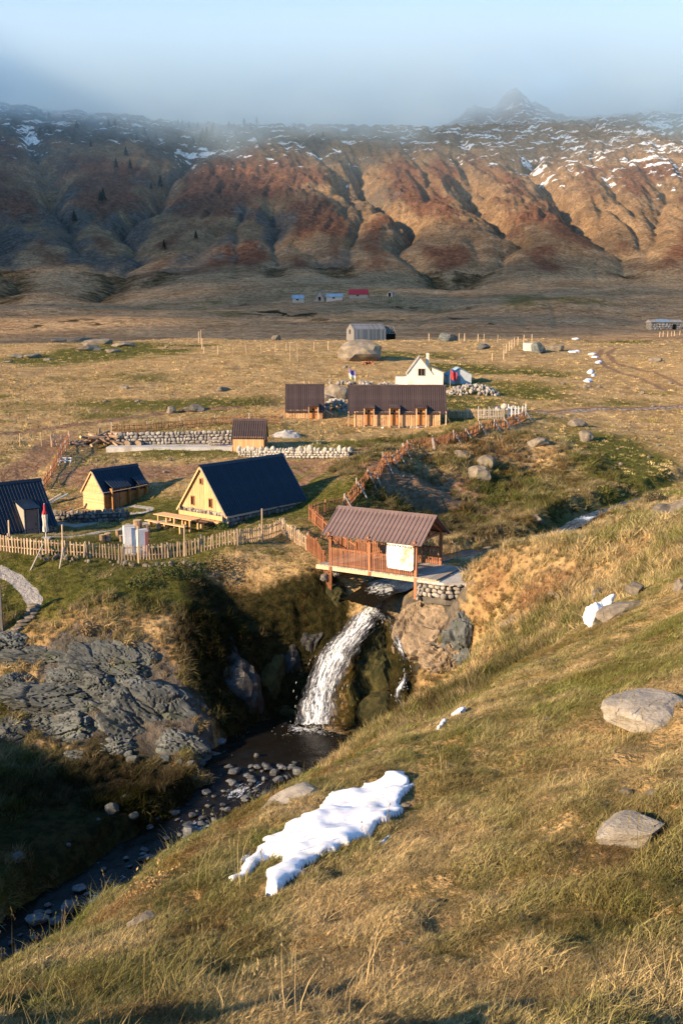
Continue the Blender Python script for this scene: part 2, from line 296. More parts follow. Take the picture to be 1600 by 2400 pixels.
def terrain_material():
    k = N('hillside_turf'); p = k.pos()
    A = k.n('ShaderNodeVertexColor', layer_name='ma'); B = k.n('ShaderNodeVertexColor', layer_name='mb')
    sa = k.n('ShaderNodeSeparateColor', {'Color': A.outputs[0]}); sb = k.n('ShaderNodeSeparateColor', {'Color': B.outputs[0]})
    n1 = k.noise(p, .45, 5, .62); n2 = k.noise(p, 2.6, 5, .65); n3 = k.noise(p, 17, 3, .6)
    pf = k.map(p, (.035, .07, .06)); nf = k.noise(pf, 1.0, 8, .68); nfa = k.noise(k.map(p, (.16, .24, .2)), 1.0, 7, .72)
    far = sb.outputs[2]
    m1 = k.mix(far, n1, nf); m2 = k.mix(far, n2, nfa)
    dry = k.mix(k.rng(m1, .35, .66), (.31, .195, .085), (.47, .325, .155))
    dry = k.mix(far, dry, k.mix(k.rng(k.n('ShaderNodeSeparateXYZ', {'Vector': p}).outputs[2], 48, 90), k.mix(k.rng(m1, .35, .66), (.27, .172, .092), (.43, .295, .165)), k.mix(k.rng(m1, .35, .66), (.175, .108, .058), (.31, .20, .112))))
    dry = k.mix(k.rng(m2, .50, .68, 0, .7), dry, (.12, .072, .038))
    dry = k.mix(k.rng(n3, .52, .75, 0, .45), dry, (.42, .31, .16))
    grn = k.mix(k.rng(m2, .34, .66), (.050, .058, .012), (.135, .120, .028))
    grn = k.mix(k.rng(n3, .55, .75, 0, .4), grn, (.20, .16, .06))
    hea = k.mix(k.rng(m2, .36, .64), (.100, .048, .029), (.205, .100, .057))
    rck = k.mix(k.rng(m2, .30, .68), (.062, .053, .044), (.165, .142, .118))
    rck = k.mix(k.rng(m1, .50, .70, 0, .6), rck, (.075, .080, .052))
    drt = k.mix(k.rng(m2, .35, .66), (.145, .080, .042), (.30, .195, .12))
    moss_shade = k.mix(k.rng(m2, .35, .65), (.011, .012, .004), (.040, .032, .011))  # near-black moss, also carrying the shade of gorge and bank in its colour
    grv = k.mix(k.rng(n3, .3, .7), (.26, .235, .21), (.44, .41, .37))
    edge = k.ma('MULTIPLY', k.ma('SUBTRACT', m2, .5), .9)
    def th(msk, lo=.3, hi=.62): return k.rng(k.ma('ADD', msk, edge), lo, hi)
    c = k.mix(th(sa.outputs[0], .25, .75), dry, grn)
    c = k.mix(th(sa.outputs[1], .25, .75), c, hea)
    c = k.mix(th(A.outputs[1]), c, drt)
    c = k.mix(th(sa.outputs[2]), c, rck)
    c = k.mix(th(sb.outputs[1], .25, .7), c, moss_shade)
    c = k.mix(th(B.outputs[1], .42, .56), c, grv)
    sn = k.noise(k.map(p, (.050, .12, .11)), 1.0, 7, .62, .6)
    snow = k.rng(k.ma('ADD', k.ma('MULTIPLY', sb.outputs[0], .57), k.ma('MULTIPLY', k.ma('SUBTRACT', sn, .5), 1.25)), .47, .50)
    spk = k.rng(k.noise(k.map(p, (.5, .4, .5)), 1.0, 2, .5), .66, .72); c = k.mix(k.ma('MULTIPLY', k.ma('MULTIPLY', spk, far), .75), c, (.032, .034, .018))
    c = k.mix(snow, c, (.82, .84, .87))
    gr = k.noise(k.map(p, (.42, .5, .5)), 1.0, 5, .72); gv = k.n('ShaderNodeHueSaturation', {'Color': c, 'Value': k.rng(gr, .30, .70, .62, 1.42)}).outputs[0]; c = k.mix(far, c, gv)
    h = k.ma('ADD', k.ma('MULTIPLY', n2, .35), k.ma('MULTIPLY', n3, .09))
    hf = k.ma('ADD', k.ma('MULTIPLY', nf, 5.0), k.ma('MULTIPLY', k.noise(k.map(p, (.30, .22, .3)), 1.0, 6, .7), 3.2))
    hh = k.mix(far, h, hf)
    hh = k.mix(far, hh, k.ma('ADD', hf, k.ma('MULTIPLY', gr, 2.6)))
    nr_ = k.bump(hh, .75, 1.0)
    return k.done(k.bsdf(c, .95, nr_, Specular_IOR_Level=.05))
M = {}
KEEP = []
M['turf'] = terrain_material()

# ------------------------------------------------------------------ scene tree helpers
def tag(o, label, cat, group=None, kind=None):
    if label: o['label'] = label
    if cat: o['category'] = cat
    if group: o['group'] = group
    if kind: o['kind'] = kind
    return o
def link(name, me, mats=None, parent=None, loc=None, rot=None, scale=None, smooth=False):
    if mats is not None and not me.materials:
        for m in (mats if isinstance(mats, (list, tuple)) else [mats]): me.materials.append(m)
    if smooth: me.shade_smooth()
    o = bpy.data.objects.new(name, me); COL.objects.link(o)
    if parent is not None: o.parent = parent
    if loc is not None: o.location = loc
    if rot is not None: o.rotation_euler = rot
    if scale is not None: o.scale = scale if isinstance(scale, (tuple, list, Vector)) else (scale,)*3
    return o
def empty(name, loc, label, cat, group=None, rz=0.0):
    o = bpy.data.objects.new(name, None); COL.objects.link(o); o.location = loc; o.rotation_euler = (0, 0, rz)
    o.empty_display_size = .3
    return tag(o, label, cat, group)
def mesh(name, v, f, mi=None):
    me = bpy.data.meshes.new(name); me.from_pydata([tuple(map(float, q)) for q in v], [], f); me.update()
    if mi is not None: me.polygons.foreach_set('material_index', mi)
    return me
class MB:                               # collects shapes into one mesh
    def __init__(s): s.v = []; s.f = []; s.mi = []; s.cur = 0
    def add(s, v, f):
        b = len(s.v); s.v += [tuple(q) for q in v]; s.f += [[i+b for i in q] for q in f]; s.mi += [s.cur]*len(f); return s
    def box(s, x0, y0, z0, x1, y1, z1):
        return s.add([(x0,y0,z0),(x1,y0,z0),(x1,y1,z0),(x0,y1,z0),(x0,y0,z1),(x1,y0,z1),(x1,y1,z1),(x0,y1,z1)],
                     [(3,2,1,0),(4,5,6,7),(0,1,5,4),(1,2,6,5),(2,3,7,6),(3,0,4,7)])
    def beam(s, a, b, w, h, up=(0, 0, 1)):
        a, b, up = Vector(a), Vector(b), Vector(up); d = (b-a).normalized(); x = d.cross(up)
        if x.length < 1e-4: x = d.cross(Vector((1, 0, 0)))
        x.normalize(); y = x.cross(d); x *= w/2; y *= h/2
        return s.add([a-x-y, a+x-y, a+x+y, a-x+y, b-x-y, b+x-y, b+x+y, b-x+y],
                     [(3,2,1,0),(4,5,6,7),(0,1,5,4),(1,2,6,5),(2,3,7,6),(3,0,4,7)])
    def tube(s, a, b, r0, r1=None, n=7, wob=0.0):
        a, b = Vector(a), Vector(b); r1 = r0 if r1 is None else r1; d = (b-a).normalized()
        x = d.orthogonal().normalized(); y = d.cross(x); v = []
        for c, r in ((a, r0), (b, r1)):
            for i in range(n):
                t = 2*math.pi*i/n; rr = r*(1+wob*math.sin(i*2.7+r0*90)); v.append(c+x*rr*math.cos(t)+y*rr*math.sin(t))
        return s.add(v, [(i, (i+1) % n, n+(i+1) % n, n+i) for i in range(n)]+[tuple(range(n-1, -1, -1)), tuple(range(n, 2*n))])
    def path(s, pts, r, n=5):
        for i in range(len(pts)-1):
            ra = r[i] if isinstance(r, (list, tuple)) else r; rb = r[i+1] if isinstance(r, (list, tuple)) else r
            s.tube(pts[i], pts[i+1], ra, rb, n)
        return s
    def prism(s, poly, axis, t0, t1):   # polygon in the plane across an axis, given thickness
        n = len(poly)
        def q(p, t): return {'x': (t, p[0], p[1]), 'y': (p[0], t, p[1]), 'z': (p[0], p[1], t)}[axis]
        v = [q(p, t0) for p in poly]+[q(p, t1) for p in poly]
        return s.add(v, [tuple(range(n-1, -1, -1)), tuple(range(n, 2*n))]+[(i, (i+1) % n, n+(i+1) % n, n+i) for i in range(n)])
    def me(s, name='mesh'):
        m = mesh(name, s.v, s.f, s.mi)
        bm = bmesh.new(); bm.from_mesh(m); bmesh.ops.recalc_face_normals(bm, faces=bm.faces); bm.to_mesh(m); bm.free()
        return m
    def build(s, name, mats, parent=None, **k): return link(name, s.me(name), mats, parent, **k)
def dup(o, parent=None, loc=None, rot=None, scale=None):
    c = o.copy(); COL.objects.link(c)
    if parent is not None: c.parent = parent
    if loc is not None: c.location = loc
    if rot is not None: c.rotation_euler = rot
    if scale is not None: c.scale = scale
    for ch in list(o.children): dup(ch, c)
    return c
def V(*a): return Vector(a)

# ------------------------------------------------------------------ terrain mesh
def terrain():
    az = np.concatenate([np.linspace(-180, -30, 60)[:-1], np.linspace(-30, -21, 40)[:-1], np.linspace(-21, 21, 560)[:-1], np.linspace(21, 30, 40)[:-1], np.linspace(30, 180, 60)[:-1]])
    rr = np.concatenate([[.6, 1.2, 2, 2.8], np.geomspace(3.4, 20, 170), np.arange(20.1, 64, .15), np.linspace(64.2, 130, 200), np.linspace(131, 260, 110), np.linspace(262, 560, 110), np.linspace(562, 1120, 300), np.geomspace(1130, 2400, 60)])
    na, n_r = len(az), len(rr)
    a = np.radians(az)[None, :]; x = rr[:, None]*np.sin(a); y = rr[:, None]*np.cos(a)
    z, g = ground(x, y)
    v = np.stack([x, y, z], -1).reshape(-1, 3)
    v = np.r_[v, [[0, 0, G(0, 0)]]].astype(np.float32)
    i = np.arange(n_r-1)[:, None]*na; j = np.arange(na)[None, :]; j2 = (j+1) % na
    q = np.stack([i+j, i+j2, i+na+j2, i+na+j], -1).reshape(-1, 4)[:, ::-1]
    fan = np.stack([np.full(na, len(v)-1), (np.arange(na)+1) % na, np.arange(na)], -1)
    me = bpy.data.meshes.new('hillside')
    me.vertices.add(len(v)); me.vertices.foreach_set('co', v.ravel())
    nl = q.size+fan.size; me.loops.add(nl); me.loops.foreach_set('vertex_index', np.r_[q.ravel(), fan.ravel()].astype(np.int32))
    st = np.r_[np.arange(len(q))*4, len(q)*4+np.arange(na)*3].astype(np.int32)
    me.polygons.add(len(st)); me.polygons.foreach_set('loop_start', st)
    me.update(calc_edges=True); me.validate()
    me.shade_smooth()
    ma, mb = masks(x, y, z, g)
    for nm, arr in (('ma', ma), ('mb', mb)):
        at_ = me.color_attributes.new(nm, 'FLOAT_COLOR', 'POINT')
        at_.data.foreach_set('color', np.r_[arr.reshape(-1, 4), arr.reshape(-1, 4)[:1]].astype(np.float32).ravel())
    o = link('hillside', me, M['turf']); o['kind'] = 'structure'
    return o
BLOBS = {c: [] for c in ('green', 'heath', 'rock', 'dirt', 'snow', 'moss_shade', 'path', 'dry')}
def blob(kind, px, py, rx, ry=None, s=1.0, Y=None):
    p = at(px, py) if Y is None else P(px, py, Y); BLOBS[kind].append((p[0], p[1], rx, ry or rx, s))
def stroke(kind, pts, wd, s=1.0): BLOBS[kind].append(([tuple(at(*q)) if len(q) == 2 else q for q in pts], wd, s))
def masks(x, y, z, g):
    r = np.hypot(x, y); o = {c: np.zeros(x.shape, np.float32) for c in BLOBS}
    near = 1-sstep(225, 255, r); fa = 1-near
    n1 = fbm(x/14, y/14, 4, 101); n2 = fbm(x/4, y/4, 4, 102); n3 = fbm(x/45, y/45, 3, 103)
    hill = near*(1-sstep(30, 46, r))
    # near turf: dry gold with green and rusty flecks
    o['green'] += near*np.clip(.42+n1*.45+n2*.35, 0, 1)*.9
    o['heath'] += hill*np.clip(n2*.9+n1*.6-.38, 0, .6)
    plat = sstep(95, 112, r)*near
    o['green'] += plat*(n3*.9+n1*.5-.34); o['dirt'] += plat*np.clip(n2*1.7-.62, 0, .5)
    for c, L_ in BLOBS.items():
        for b in L_:
            if len(b) == 5:
                e = ((x-b[0])/b[2])**2+((y-b[1])/b[3])**2; o[c] += b[4]*np.exp(-e)
            else:
                xs = [p[0] for p in b[0]]; ys = [p[1] for p in b[0]]; m = (x > min(xs)-b[1]*3) & (x < max(xs)+b[1]*3) & (y > min(ys)-b[1]*3) & (y < max(ys)+b[1]*3)
                if m.any():
                    d, _ = pdist(x[m], y[m], b[0]); o[c][m] += b[2]*(1-sstep(.55*b[1], 1.25*b[1], d))
    # far valley and mountain
    e1 = fbm(x/75, y/120, 4, 201); e2 = fbm(x/24, y/36, 4, 202)
    up = sstep(560, 640, y)*fa
    hgt = z-60
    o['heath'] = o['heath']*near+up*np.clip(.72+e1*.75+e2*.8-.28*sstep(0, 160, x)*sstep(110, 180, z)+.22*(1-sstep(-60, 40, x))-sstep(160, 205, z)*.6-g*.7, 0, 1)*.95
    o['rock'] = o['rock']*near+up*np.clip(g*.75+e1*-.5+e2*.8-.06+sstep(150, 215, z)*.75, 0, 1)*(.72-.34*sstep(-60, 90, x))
    fl = fa*(1-sstep(520, 620, y))
    o['green'] = o['green']*near+fl*np.clip(.10+e1*.8+e2*.6, 0, 1)*.6+up*np.clip(.10+e2*.5, 0, 1)*.5
    o['moss_shade'] += fl*np.clip(e2*3.2-.95, 0, 1)*np.exp(-((y-330)/110)**2)
    e3 = fbm(x/6, y/10, 3, 203); o['moss_shade'] = np.where(fa > .5, o['moss_shade']*sstep(-.02, .14, e3)+np.where(y < 620, g*.55, g*.12), o['moss_shade'])
    o['snow'] += fa*np.clip(sstep(112, 205, z-10*np.sin(x/60)+18*sstep(40, 200, x))*(.66+.08*sstep(20, 160, x))+e1*.16*sstep(120, 200, z)+.22*sstep(220, 420, x)*sstep(150, 190, z), 0, .86)*sstep(700, 800, y)
    o['snow'] += np.where((fa > .5) & (g > .6) & (y < 540) & (x > 60), .66, 0)+up*np.where(g > .7, .18, 0)
    o['rock'] = np.where((fa < .5) & (r < 60), o['rock']*(1-.75*sstep(.06, .22, n2)), o['rock'])
    c = lambda k: np.clip(o[k], 0, 1)
    dry = c('dry')
    ma = np.stack([c('green')*(1-dry), c('heath'), c('rock'), c('dirt')], -1)
    mb = np.stack([c('snow'), c('moss_shade'), sstep(150, 300, r), c('path')], -1)
    return ma, mb
# ------------------------------------------------------------------ what grows where, with some shade painted in by the masks
blob('rock', 120, 1620, 5.5, 2.6, .9); blob('rock', 330, 1680, 3.6, 2.2, .8); blob('moss_shade', 150, 1960, 6, 3.5, .75); blob('moss_shade', 350, 1900, 3.5, 2.5, .7); blob('moss_shade', 60, 1850, 5, 2, .6); blob('rock', 460, 1740, 2.2, 1.6, .6); blob('rock', 30, 1560, 3, 1.5, .8)  # moss patches also put the lower bank's shade into its colour
blob('rock', 1020, 1450, 2.2, 1.6, 1.0); blob('rock', 960, 1500, 1.0, 1.8, .8)
for q in [(560,1640,2.6,2.6),(640,1600,2.4,2.4),(700,1500,1.8,1.8),(480,1500,1.4,1.4),(520,1420,2.2,1.4),(880,1580,1.7,1.8),(900,1680,2.0,1.5),(620,1700,2.0,1.5),(780,1420,.9,1.2)]: blob('moss_shade', *q, s=.95)
blob('moss_shade', 1060, 1630, 2.6, 2.0, .55); blob('moss_shade', 1200, 1570, 2.5, 2, .5); blob('moss_shade', 250, 1760, 3, 2, .5); blob('moss_shade', 350, 1850, 3, 2, .5)
blob('green', 150, 1360, 6, 2.0, 1.1); blob('green', 330, 1370, 4.5, 1.8, 1.1); blob('green', 120, 1950, 4.5, 2.5, .8); blob('green', 350, 1330, 5, 1.5, .9)
blob('dry', 560, 1360, 2.2, 1.4, .9); blob('dry', 700, 1360, 1.6, 1.3, 1.0); blob('dry', 330, 1450, 3.2, .9, .9); blob('heath', 720, 1400, 1.2, 1.0, .5)
for q in [(380,1240,6,4),(640,1200,3,3),(330,1190,4,2.5),(720,1060,5,3),(950,1025,7,2.5),(800,1120,3,5),(230,1290,7,1.5),(60,1260,3,2)]: blob('green', *q, s=.7)
for q in [(330,1110,7,3.2),(500,1100,5,2.6),(700,1085,3,2),(220,1110,3,2.5)]: blob('dirt', *q, s=.55)
blob('dry', 400, 1110, 9, 3, .7); blob('dry', 560, 1085, 6, 2.5, .7)
stroke('dirt', [(700,1140),(760,1095),(840,1060),(900,1032)], .55, .9); stroke('dirt', [(690,1110),(780,1068),(860,1040)], .5, .8)
stroke('dirt', [(20,1016),(150,1000),(260,985),(400,965),(560,955),(660,945)], .7, .8)
stroke('dirt', [(1210,965),(1300,965),(1400,957),(1600,950)], .9, .9); stroke('path', [(1210,966),(1300,966),(1400,958),(1600,951)], .7, .5)
stroke('dirt', [(1450,815),(1420,830),(1440,850),(1600,905)], .6, .6); stroke('dirt', [(1410,818),(1400,835),(1420,860),(1560,915)], .6, .6)
stroke('dirt', [(20,1120),(80,1080),(120,1040),(150,1020)], 1.5, .6)
for q in [(100,880,14,9),(560,940,5,5),(250,830,14,14),(1150,870,10,12),(1300,880,7,7),(1200,905,8,5),(1430,1060,4,9),(1500,1130,4,6)]: blob('green', *q, s=.7)
for q in [(900,800,40,12),(600,880,20,20),(1450,880,14,14),(800,900,9,9)]: blob('dry', *q, s=.5)
for q in [(900,1120,5,4),(1000,1180,5,4),(1060,1120,3,3)]: blob('dirt', *q, s=.5)  # browner bank, its shade put partly into the ground colour
blob('heath', 950, 1150, 4, 5, .5); blob('dirt', 1000, 1140, 6, 5, .35); blob('heath', 1150, 1060, 6, 5, .45); blob('dry', 1200, 1030, 7, 6, .6); blob('moss_shade', 920, 1190, 4, 3, .45); blob('moss_shade', 1050, 1200, 5, 3, .4); blob('moss_shade', 1100, 1250, 3, 1.2, .6); blob('moss_shade', 900, 1215, 3, 1.2, .4)  # heath, dirt and moss masks darken this bank in place of shade
blob('heath', 1240, 1400, 1.0, 1.6, .5); blob('heath', 1330, 1350, 1.2, 1.6, .4); blob('green', 1180, 1440, 1.5, 1.5, .5); blob('dry', 1300, 1330, 6, 5, .7); blob('dry', 1450, 1300, 5, 4, .6); blob('heath', 1150, 1370, 1.2, 1.2, .5)
for q in [(480,1985),(350,2085),(260,2140),(560,1925),(640,1875),(760,1812),(860,1762),(420,2030),(1000,1700)]: blob('heath', *q, .32, .32, s=.5)
blob('dirt', 190, 1960, 2.0, .8, .8); blob('dirt', 120, 1905, 2.5, .7, .6); stroke('dirt', [(430,1700),(330,1770),(230,1840),(110,1930)], .4, .8)
stroke('path', [(0,1338),(30,1352),(62,1380),(82,1410)], .45, 1.0)
stroke('path', [(130,1258),(240,1246),(330,1228),(410,1218)], .35, 1.0); stroke('path', [(230,1222),(180,1232),(140,1228)], .5, 1.0); stroke('path', [(250,1195),(310,1186),(352,1190),(350,1200),(280,1206)], .28, 1.0)
blob('path', 1010, 1340, 1.3, .5, .9)
for q in [(60,765,60,22),(180,750,50,18),(250,760,40,15),(620,730,60,22),(700,735,50,18),(560,715,40,16),(760,750,40,14),(930,720,40,18),(420,745,30,12),(1080,725,30,10),(330,715,30,10)]:
    p_ = at(q[0], q[1], 250); BLOBS['moss_shade'].append((p_.x, p_.y, q[2]*p_.y/F_PX*1.6, q[3]*.9, .55))
hillside = terrain()
# ------------------------------------------------------------------ air: the cloud bank lying on the ridge, and unseen ones added in the west to shade the valley
def mist():
    b = MB().box(-480, 560, 40, 760, 1700, 380)
    k = N('cloud_bank'); p = k.pos()
    z = k.n('ShaderNodeSeparateXYZ', {'Vector': p}).outputs
    n = k.noise(k.map(p, (.0042, .0030, .0085)), 1.0, 5, .55)
    n2 = k.noise(k.map(p, (.016, .012, .026)), 1.0, 3, .55)
    lift = k.ma('ADD', z[2], k.ma('ADD', k.ma('MULTIPLY', k.ma('SUBTRACT', n, .5), 165.0), k.ma('MULTIPLY', k.ma('SUBTRACT', n2, .5), 75.0)))
    gx = k.ma('DIVIDE', k.ma('SUBTRACT', z[0], 185.0), 80.0); lift = k.ma('SUBTRACT', lift, k.ma('MULTIPLY', k.ma('POWER', 2.718, k.ma('MULTIPLY', k.ma('MULTIPLY', gx, gx), -1.0)), 26.0))
    dn = k.ma('MULTIPLY', k.ma('MULTIPLY', k.rng(lift, 188, 248), k.rng(z[2], 360, 250)), .0115)
    dn = k.ma('MULTIPLY', dn, k.ma('MULTIPLY', k.rng(z[1], 805, 900), k.rng(z[0], -480, -330)))
    dn = k.ma('ADD', dn, k.ma('MULTIPLY', k.rng(z[2], 40, 190), .00045))
    v = k.n('ShaderNodeVolumePrincipled', {'Color': (.73, .90, 1.0), 'Density': dn, 'Anisotropy': 0.0})
    k.t.links.new(v.outputs[0], k.out.inputs['Volume'])
    o = b.build('mist', k.m); o['kind'] = 'stuff'
    return o
mist()
def clouds():  # volumes set in the sun's path out of view, for soft shade
    cm = []
    for d in (.0058, .0105):
        k = N('shading_cloud'); v = k.n('ShaderNodeVolumePrincipled', {'Color': (.97, .98, 1.0), 'Density': d}); k.t.links.new(v.outputs[0], k.out.inputs['Volume']); cm.append(k.m)
    for i, (q, zc, rq, rz) in enumerate([(275,262,62,48),(345,318,75,58),(430,352,85,66),(525,375,90,74),(440,270,80,50),(530,285,90,60),(620,318,90,88),(705,340,90,92),(795,355,100,95),(870,385,85,100),(950,425,80,118),(1030,405,90,110),(760,250,110,70),(900,270,120,80)]):
        al = -520+(-60 if i % 2 else 60); x, y = -SH.x*al+SH.y*q, -SH.y*al-SH.x*q
        bm = bmesh.new(); bmesh.ops.create_icosphere(bm, subdivisions=3, radius=1)
        for vt in bm.verts: vt.co *= 1+.22*float(fbm(np.array([vt.co.x*1.5+i*9]), np.array([vt.co.y*1.5+vt.co.z*1.9]), 3, 91)[0])
        me = bpy.data.meshes.new('cloud'); bm.to_mesh(me); bm.free(); zz = zc+(60 if i % 2 == 0 else -60)*-.344
        o = link('cloud', me, cm[q > 690], None, (x, y, zz), (0, 0, math.atan2(-SH.y, -SH.x)), (120, rq, rz)); o['kind'] = 'stuff'
clouds()
# ------------------------------------------------------------------ building materials
M['pine'] = grainy('fresh_pine_boards', (.50,.29,.125), (.65,.41,.20), 2.0, (9,9,.9), .65, .25, .006, .16)
M['amber'] = grainy('amber_and_shaded_boards', (.36,.140,.034), (.47,.205,.055), 2.0, (1.2,1.2,7), .6, .25, .006, .15)
M['redwood'] = grainy('red_stained_timber', (.235,.092,.042), (.37,.16,.08), 3.0, (5,5,.8), .65, .3, .006, .25)
M['slabwood'] = grainy('bark_edged_slabs', (.46,.27,.13), (.62,.40,.22), 3.0, (6,6,.7), .8, .5, .01, .2, dirt=(.20,.095,.045))
M['door_wood'] = grainy('orange_door_boards', (.42,.165,.045), (.56,.25,.085), 2.5, (8,8,.8), .55, .2, .005, .1)
M['grey_wood'] = grainy('weathered_grey_wood', (.29,.25,.205), (.46,.405,.34), 4.0, (6,6,.8), .85, .5, .008, .22)
M['picket'] = grainy('pale_split_pickets', (.40,.27,.155), (.60,.45,.30), 4.0, (6,6,.8), .8, .4, .006, .25)
M['red_picket'] = grainy('reddish_pickets', (.27,.105,.045), (.44,.20,.09), 4.0, (6,6,.8), .75, .4, .006, .3)
M['bark'] = grainy('log_bark', (.19,.115,.07), (.36,.25,.17), 4.0, (1,1,1), .9, .6, .02, .3)
M['cut_wood'] = grainy('sawn_log_end', (.50,.32,.16), (.66,.47,.27), 6.0, (1,1,1), .8, .3, .004, .15)
M['navy'] = grainy('navy_sheet_metal', (.008,.017,.032), (.013,.025,.044), 1.2, (1,.35,1), .42, .05, .002, .14, .45, dirt=(.026,.034,.046))
M['brown_metal'] = grainy('brown_sheet_metal', (.060,.040,.036), (.082,.056,.050), 1.2, (1,.35,1), .5, .05, .002, .14, .4, dirt=(.11,.085,.072))
M['rust_brown'] = grainy('red_brown_sheet_metal', (.155,.105,.092), (.20,.14,.125), 1.2, (1,1,1), .45, .05, .002, .05, .4)
M['stone'] = grainy('pale_fieldstone', (.21,.19,.165), (.40,.365,.325), 2.6, (1,1,1), .9, .6, .03, .3, dirt=(.17,.15,.105))
M['dark_stone'] = grainy('slate_and_shaded_stone', (.12,.108,.095), (.24,.22,.195), 2.6, (1,1,1), .9, .6, .03, .35)
M['mortar'] = grainy('dark_joint_mortar', (.10,.085,.07), (.17,.15,.125), 3, rough=.95)
M['plaster'] = grainy('white_plaster', (.66,.61,.53), (.76,.71,.62), 1.0, rough=.9, var=.03, dirt=(.50,.44,.36))
M['tin'] = grainy('grey_corrugated_tin', (.22,.195,.175), (.34,.31,.285), 1.0, rough=.65, var=.2, metal=.0, dirt=(.24,.16,.10))
M['blue_tin'] = grainy('blue_painted_tin', (.20,.30,.40), (.27,.38,.48), 1.0, rough=.55, var=.1, dirt=(.30,.27,.24))
M['pale_blue'] = grainy('pale_blue_render', (.38,.43,.46), (.48,.52,.54), 1.2, rough=.85, var=.04, dirt=(.33,.31,.28))
M['red_tin'] = grainy('crimson_tin', (.30,.025,.035), (.36,.04,.05), 1.0, rough=.5, var=.05)
M['concrete'] = grainy('grey_concrete', (.38,.36,.33), (.50,.48,.44), 1.2, rough=.9, var=.05, dirt=(.30,.26,.21))
M['glass'] = grainy('dark_window_glass', (.012,.010,.009), (.02,.016,.014), 1.0, rough=.15, var=.02, spec=.5, bump=0)
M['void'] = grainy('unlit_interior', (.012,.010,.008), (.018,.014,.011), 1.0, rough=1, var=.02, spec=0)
M['white'] = grainy('white_paint', (.72,.71,.69), (.80,.79,.77), 1.0, rough=.4, var=.02, bump=.05)
M['gravel'] = grainy('grey_gravel', (.25,.24,.23), (.46,.44,.42), 14, rough=.95, bump=.8, bd=.03, var=.03)
M['dark_iron'] = grainy('dark_iron', (.03,.028,.026), (.05,.045,.04), 2, rough=.6)

# ------------------------------------------------------------------ building parts
def panel_mesh(pw, S_, t=.03, rib=.045, wr=None):
    wr = wr or min(.06, pw*.25); b = MB()
    b.prism([(0,0),(pw-.006,0),(pw-.006,t*.5),(wr*1.3,t*.5),(wr,t*.5+rib),(wr*.3,t*.5+rib),(0,t*.5)], 'y', 0, S_)
    return b.me('roof_panel')
def gable_roof(par, L_, W, eave, apex, mat, pw, over=.18, ov_e=.2, both=True):
    hw = W/2; ang = math.atan2(apex-eave, hw); ln = math.hypot(hw, apex-eave)+ov_e; n = max(3, round((L_+2*over)/pw)); w_ = (L_+2*over)/n
    me = panel_mesh(w_, ln); me.materials.append(M[mat])
    for sgn in (-1, 1):
        for i in range(n):
            o = link('roof_panel', me, None, par)
            if sgn < 0:
                o.rotation_euler = (ang, 0, 0); o.location = (-L_/2-over+i*w_, -hw-ov_e*math.cos(ang), eave-ov_e*math.sin(ang))
            else:
                o.rotation_euler = (ang, 0, math.pi); o.location = (L_/2+over-i*w_, hw+ov_e*math.cos(ang), eave-ov_e*math.sin(ang))
    b = MB(); b.prism([(-.14,apex-.10),(0,apex+.045),(.14,apex-.10),(.14,apex-.07),(0,apex+.085),(-.14,apex-.07)], 'x', -L_/2-over-.02, L_/2+over+.02)
    b.build('ridge_cap', M[mat], par)
def bargeboards(par, L_, W, eave, apex, mat, over=.18, ov_e=.2, ends=(-1, 1), h=.12):
    hw = W/2; ang = math.atan2(apex-eave, hw); ey, ez = hw+ov_e*math.cos(ang), eave-ov_e*math.sin(ang)
    for e in ends:
        for s in (-1, 1):
            MB().beam((e*(L_/2+over-.02), s*ey, ez-h/2-.02), (e*(L_/2+over-.02), 0, apex-h/2-.02), .035, h).build('bargeboard', M[mat], par)
def gable_boards(par, x, W, z0, eave, apex, mat, pw, name='plank', t=.04, gap=.006, out=1):
    n = max(2, round(W/pw)); w_ = W/n
    top = lambda y: apex-(apex-eave)*abs(y)/(W/2)-.02
    for i in range(n):
        y0, y1 = -W/2+i*w_+gap, -W/2+(i+1)*w_-gap; d = rng.uniform(0, .012); poly = [(y0, z0), (y1, z0), (y1, top(y1))]
        if y0 < 0 < y1: poly.append((0, top(0)))
        poly.append((y0, top(y0)))
        MB().prism(poly, 'x', x-out*.01, x+out*(t+d)).build(name, M[mat], par)
def side_boards(par, y, x0, x1, z0, z1, mat, pw, name='plank', t=.04, gap=.006, out=-1, skip=(), rnd=False):
    n = max(2, round((x1-x0)/pw)); w_ = (x1-x0)/n
    for i in range(n):
        a, b = x0+i*w_+gap, x0+(i+1)*w_-gap
        if any(s0 < (a+b)/2 < s1 for s0, s1 in skip): continue
        m = MB()
        if rnd:
            j = rng.uniform(-.02, .02); c = (a+b)/2; hw = (b-a)/2; tt = t+rng.uniform(0, .02)
            m.prism([(a,y),(b,y),(b-hw*.15,y+out*tt*.6),(c+hw*.35,y+out*tt),(c-hw*.35,y+out*tt),(a+hw*.15,y+out*tt*.6)], 'z', z0+j*2, z1+j)
        else: m.box(a, min(y, y+out*t), z0, b, max(y, y+out*t), z1)
        m.build(name, M[mat], par)
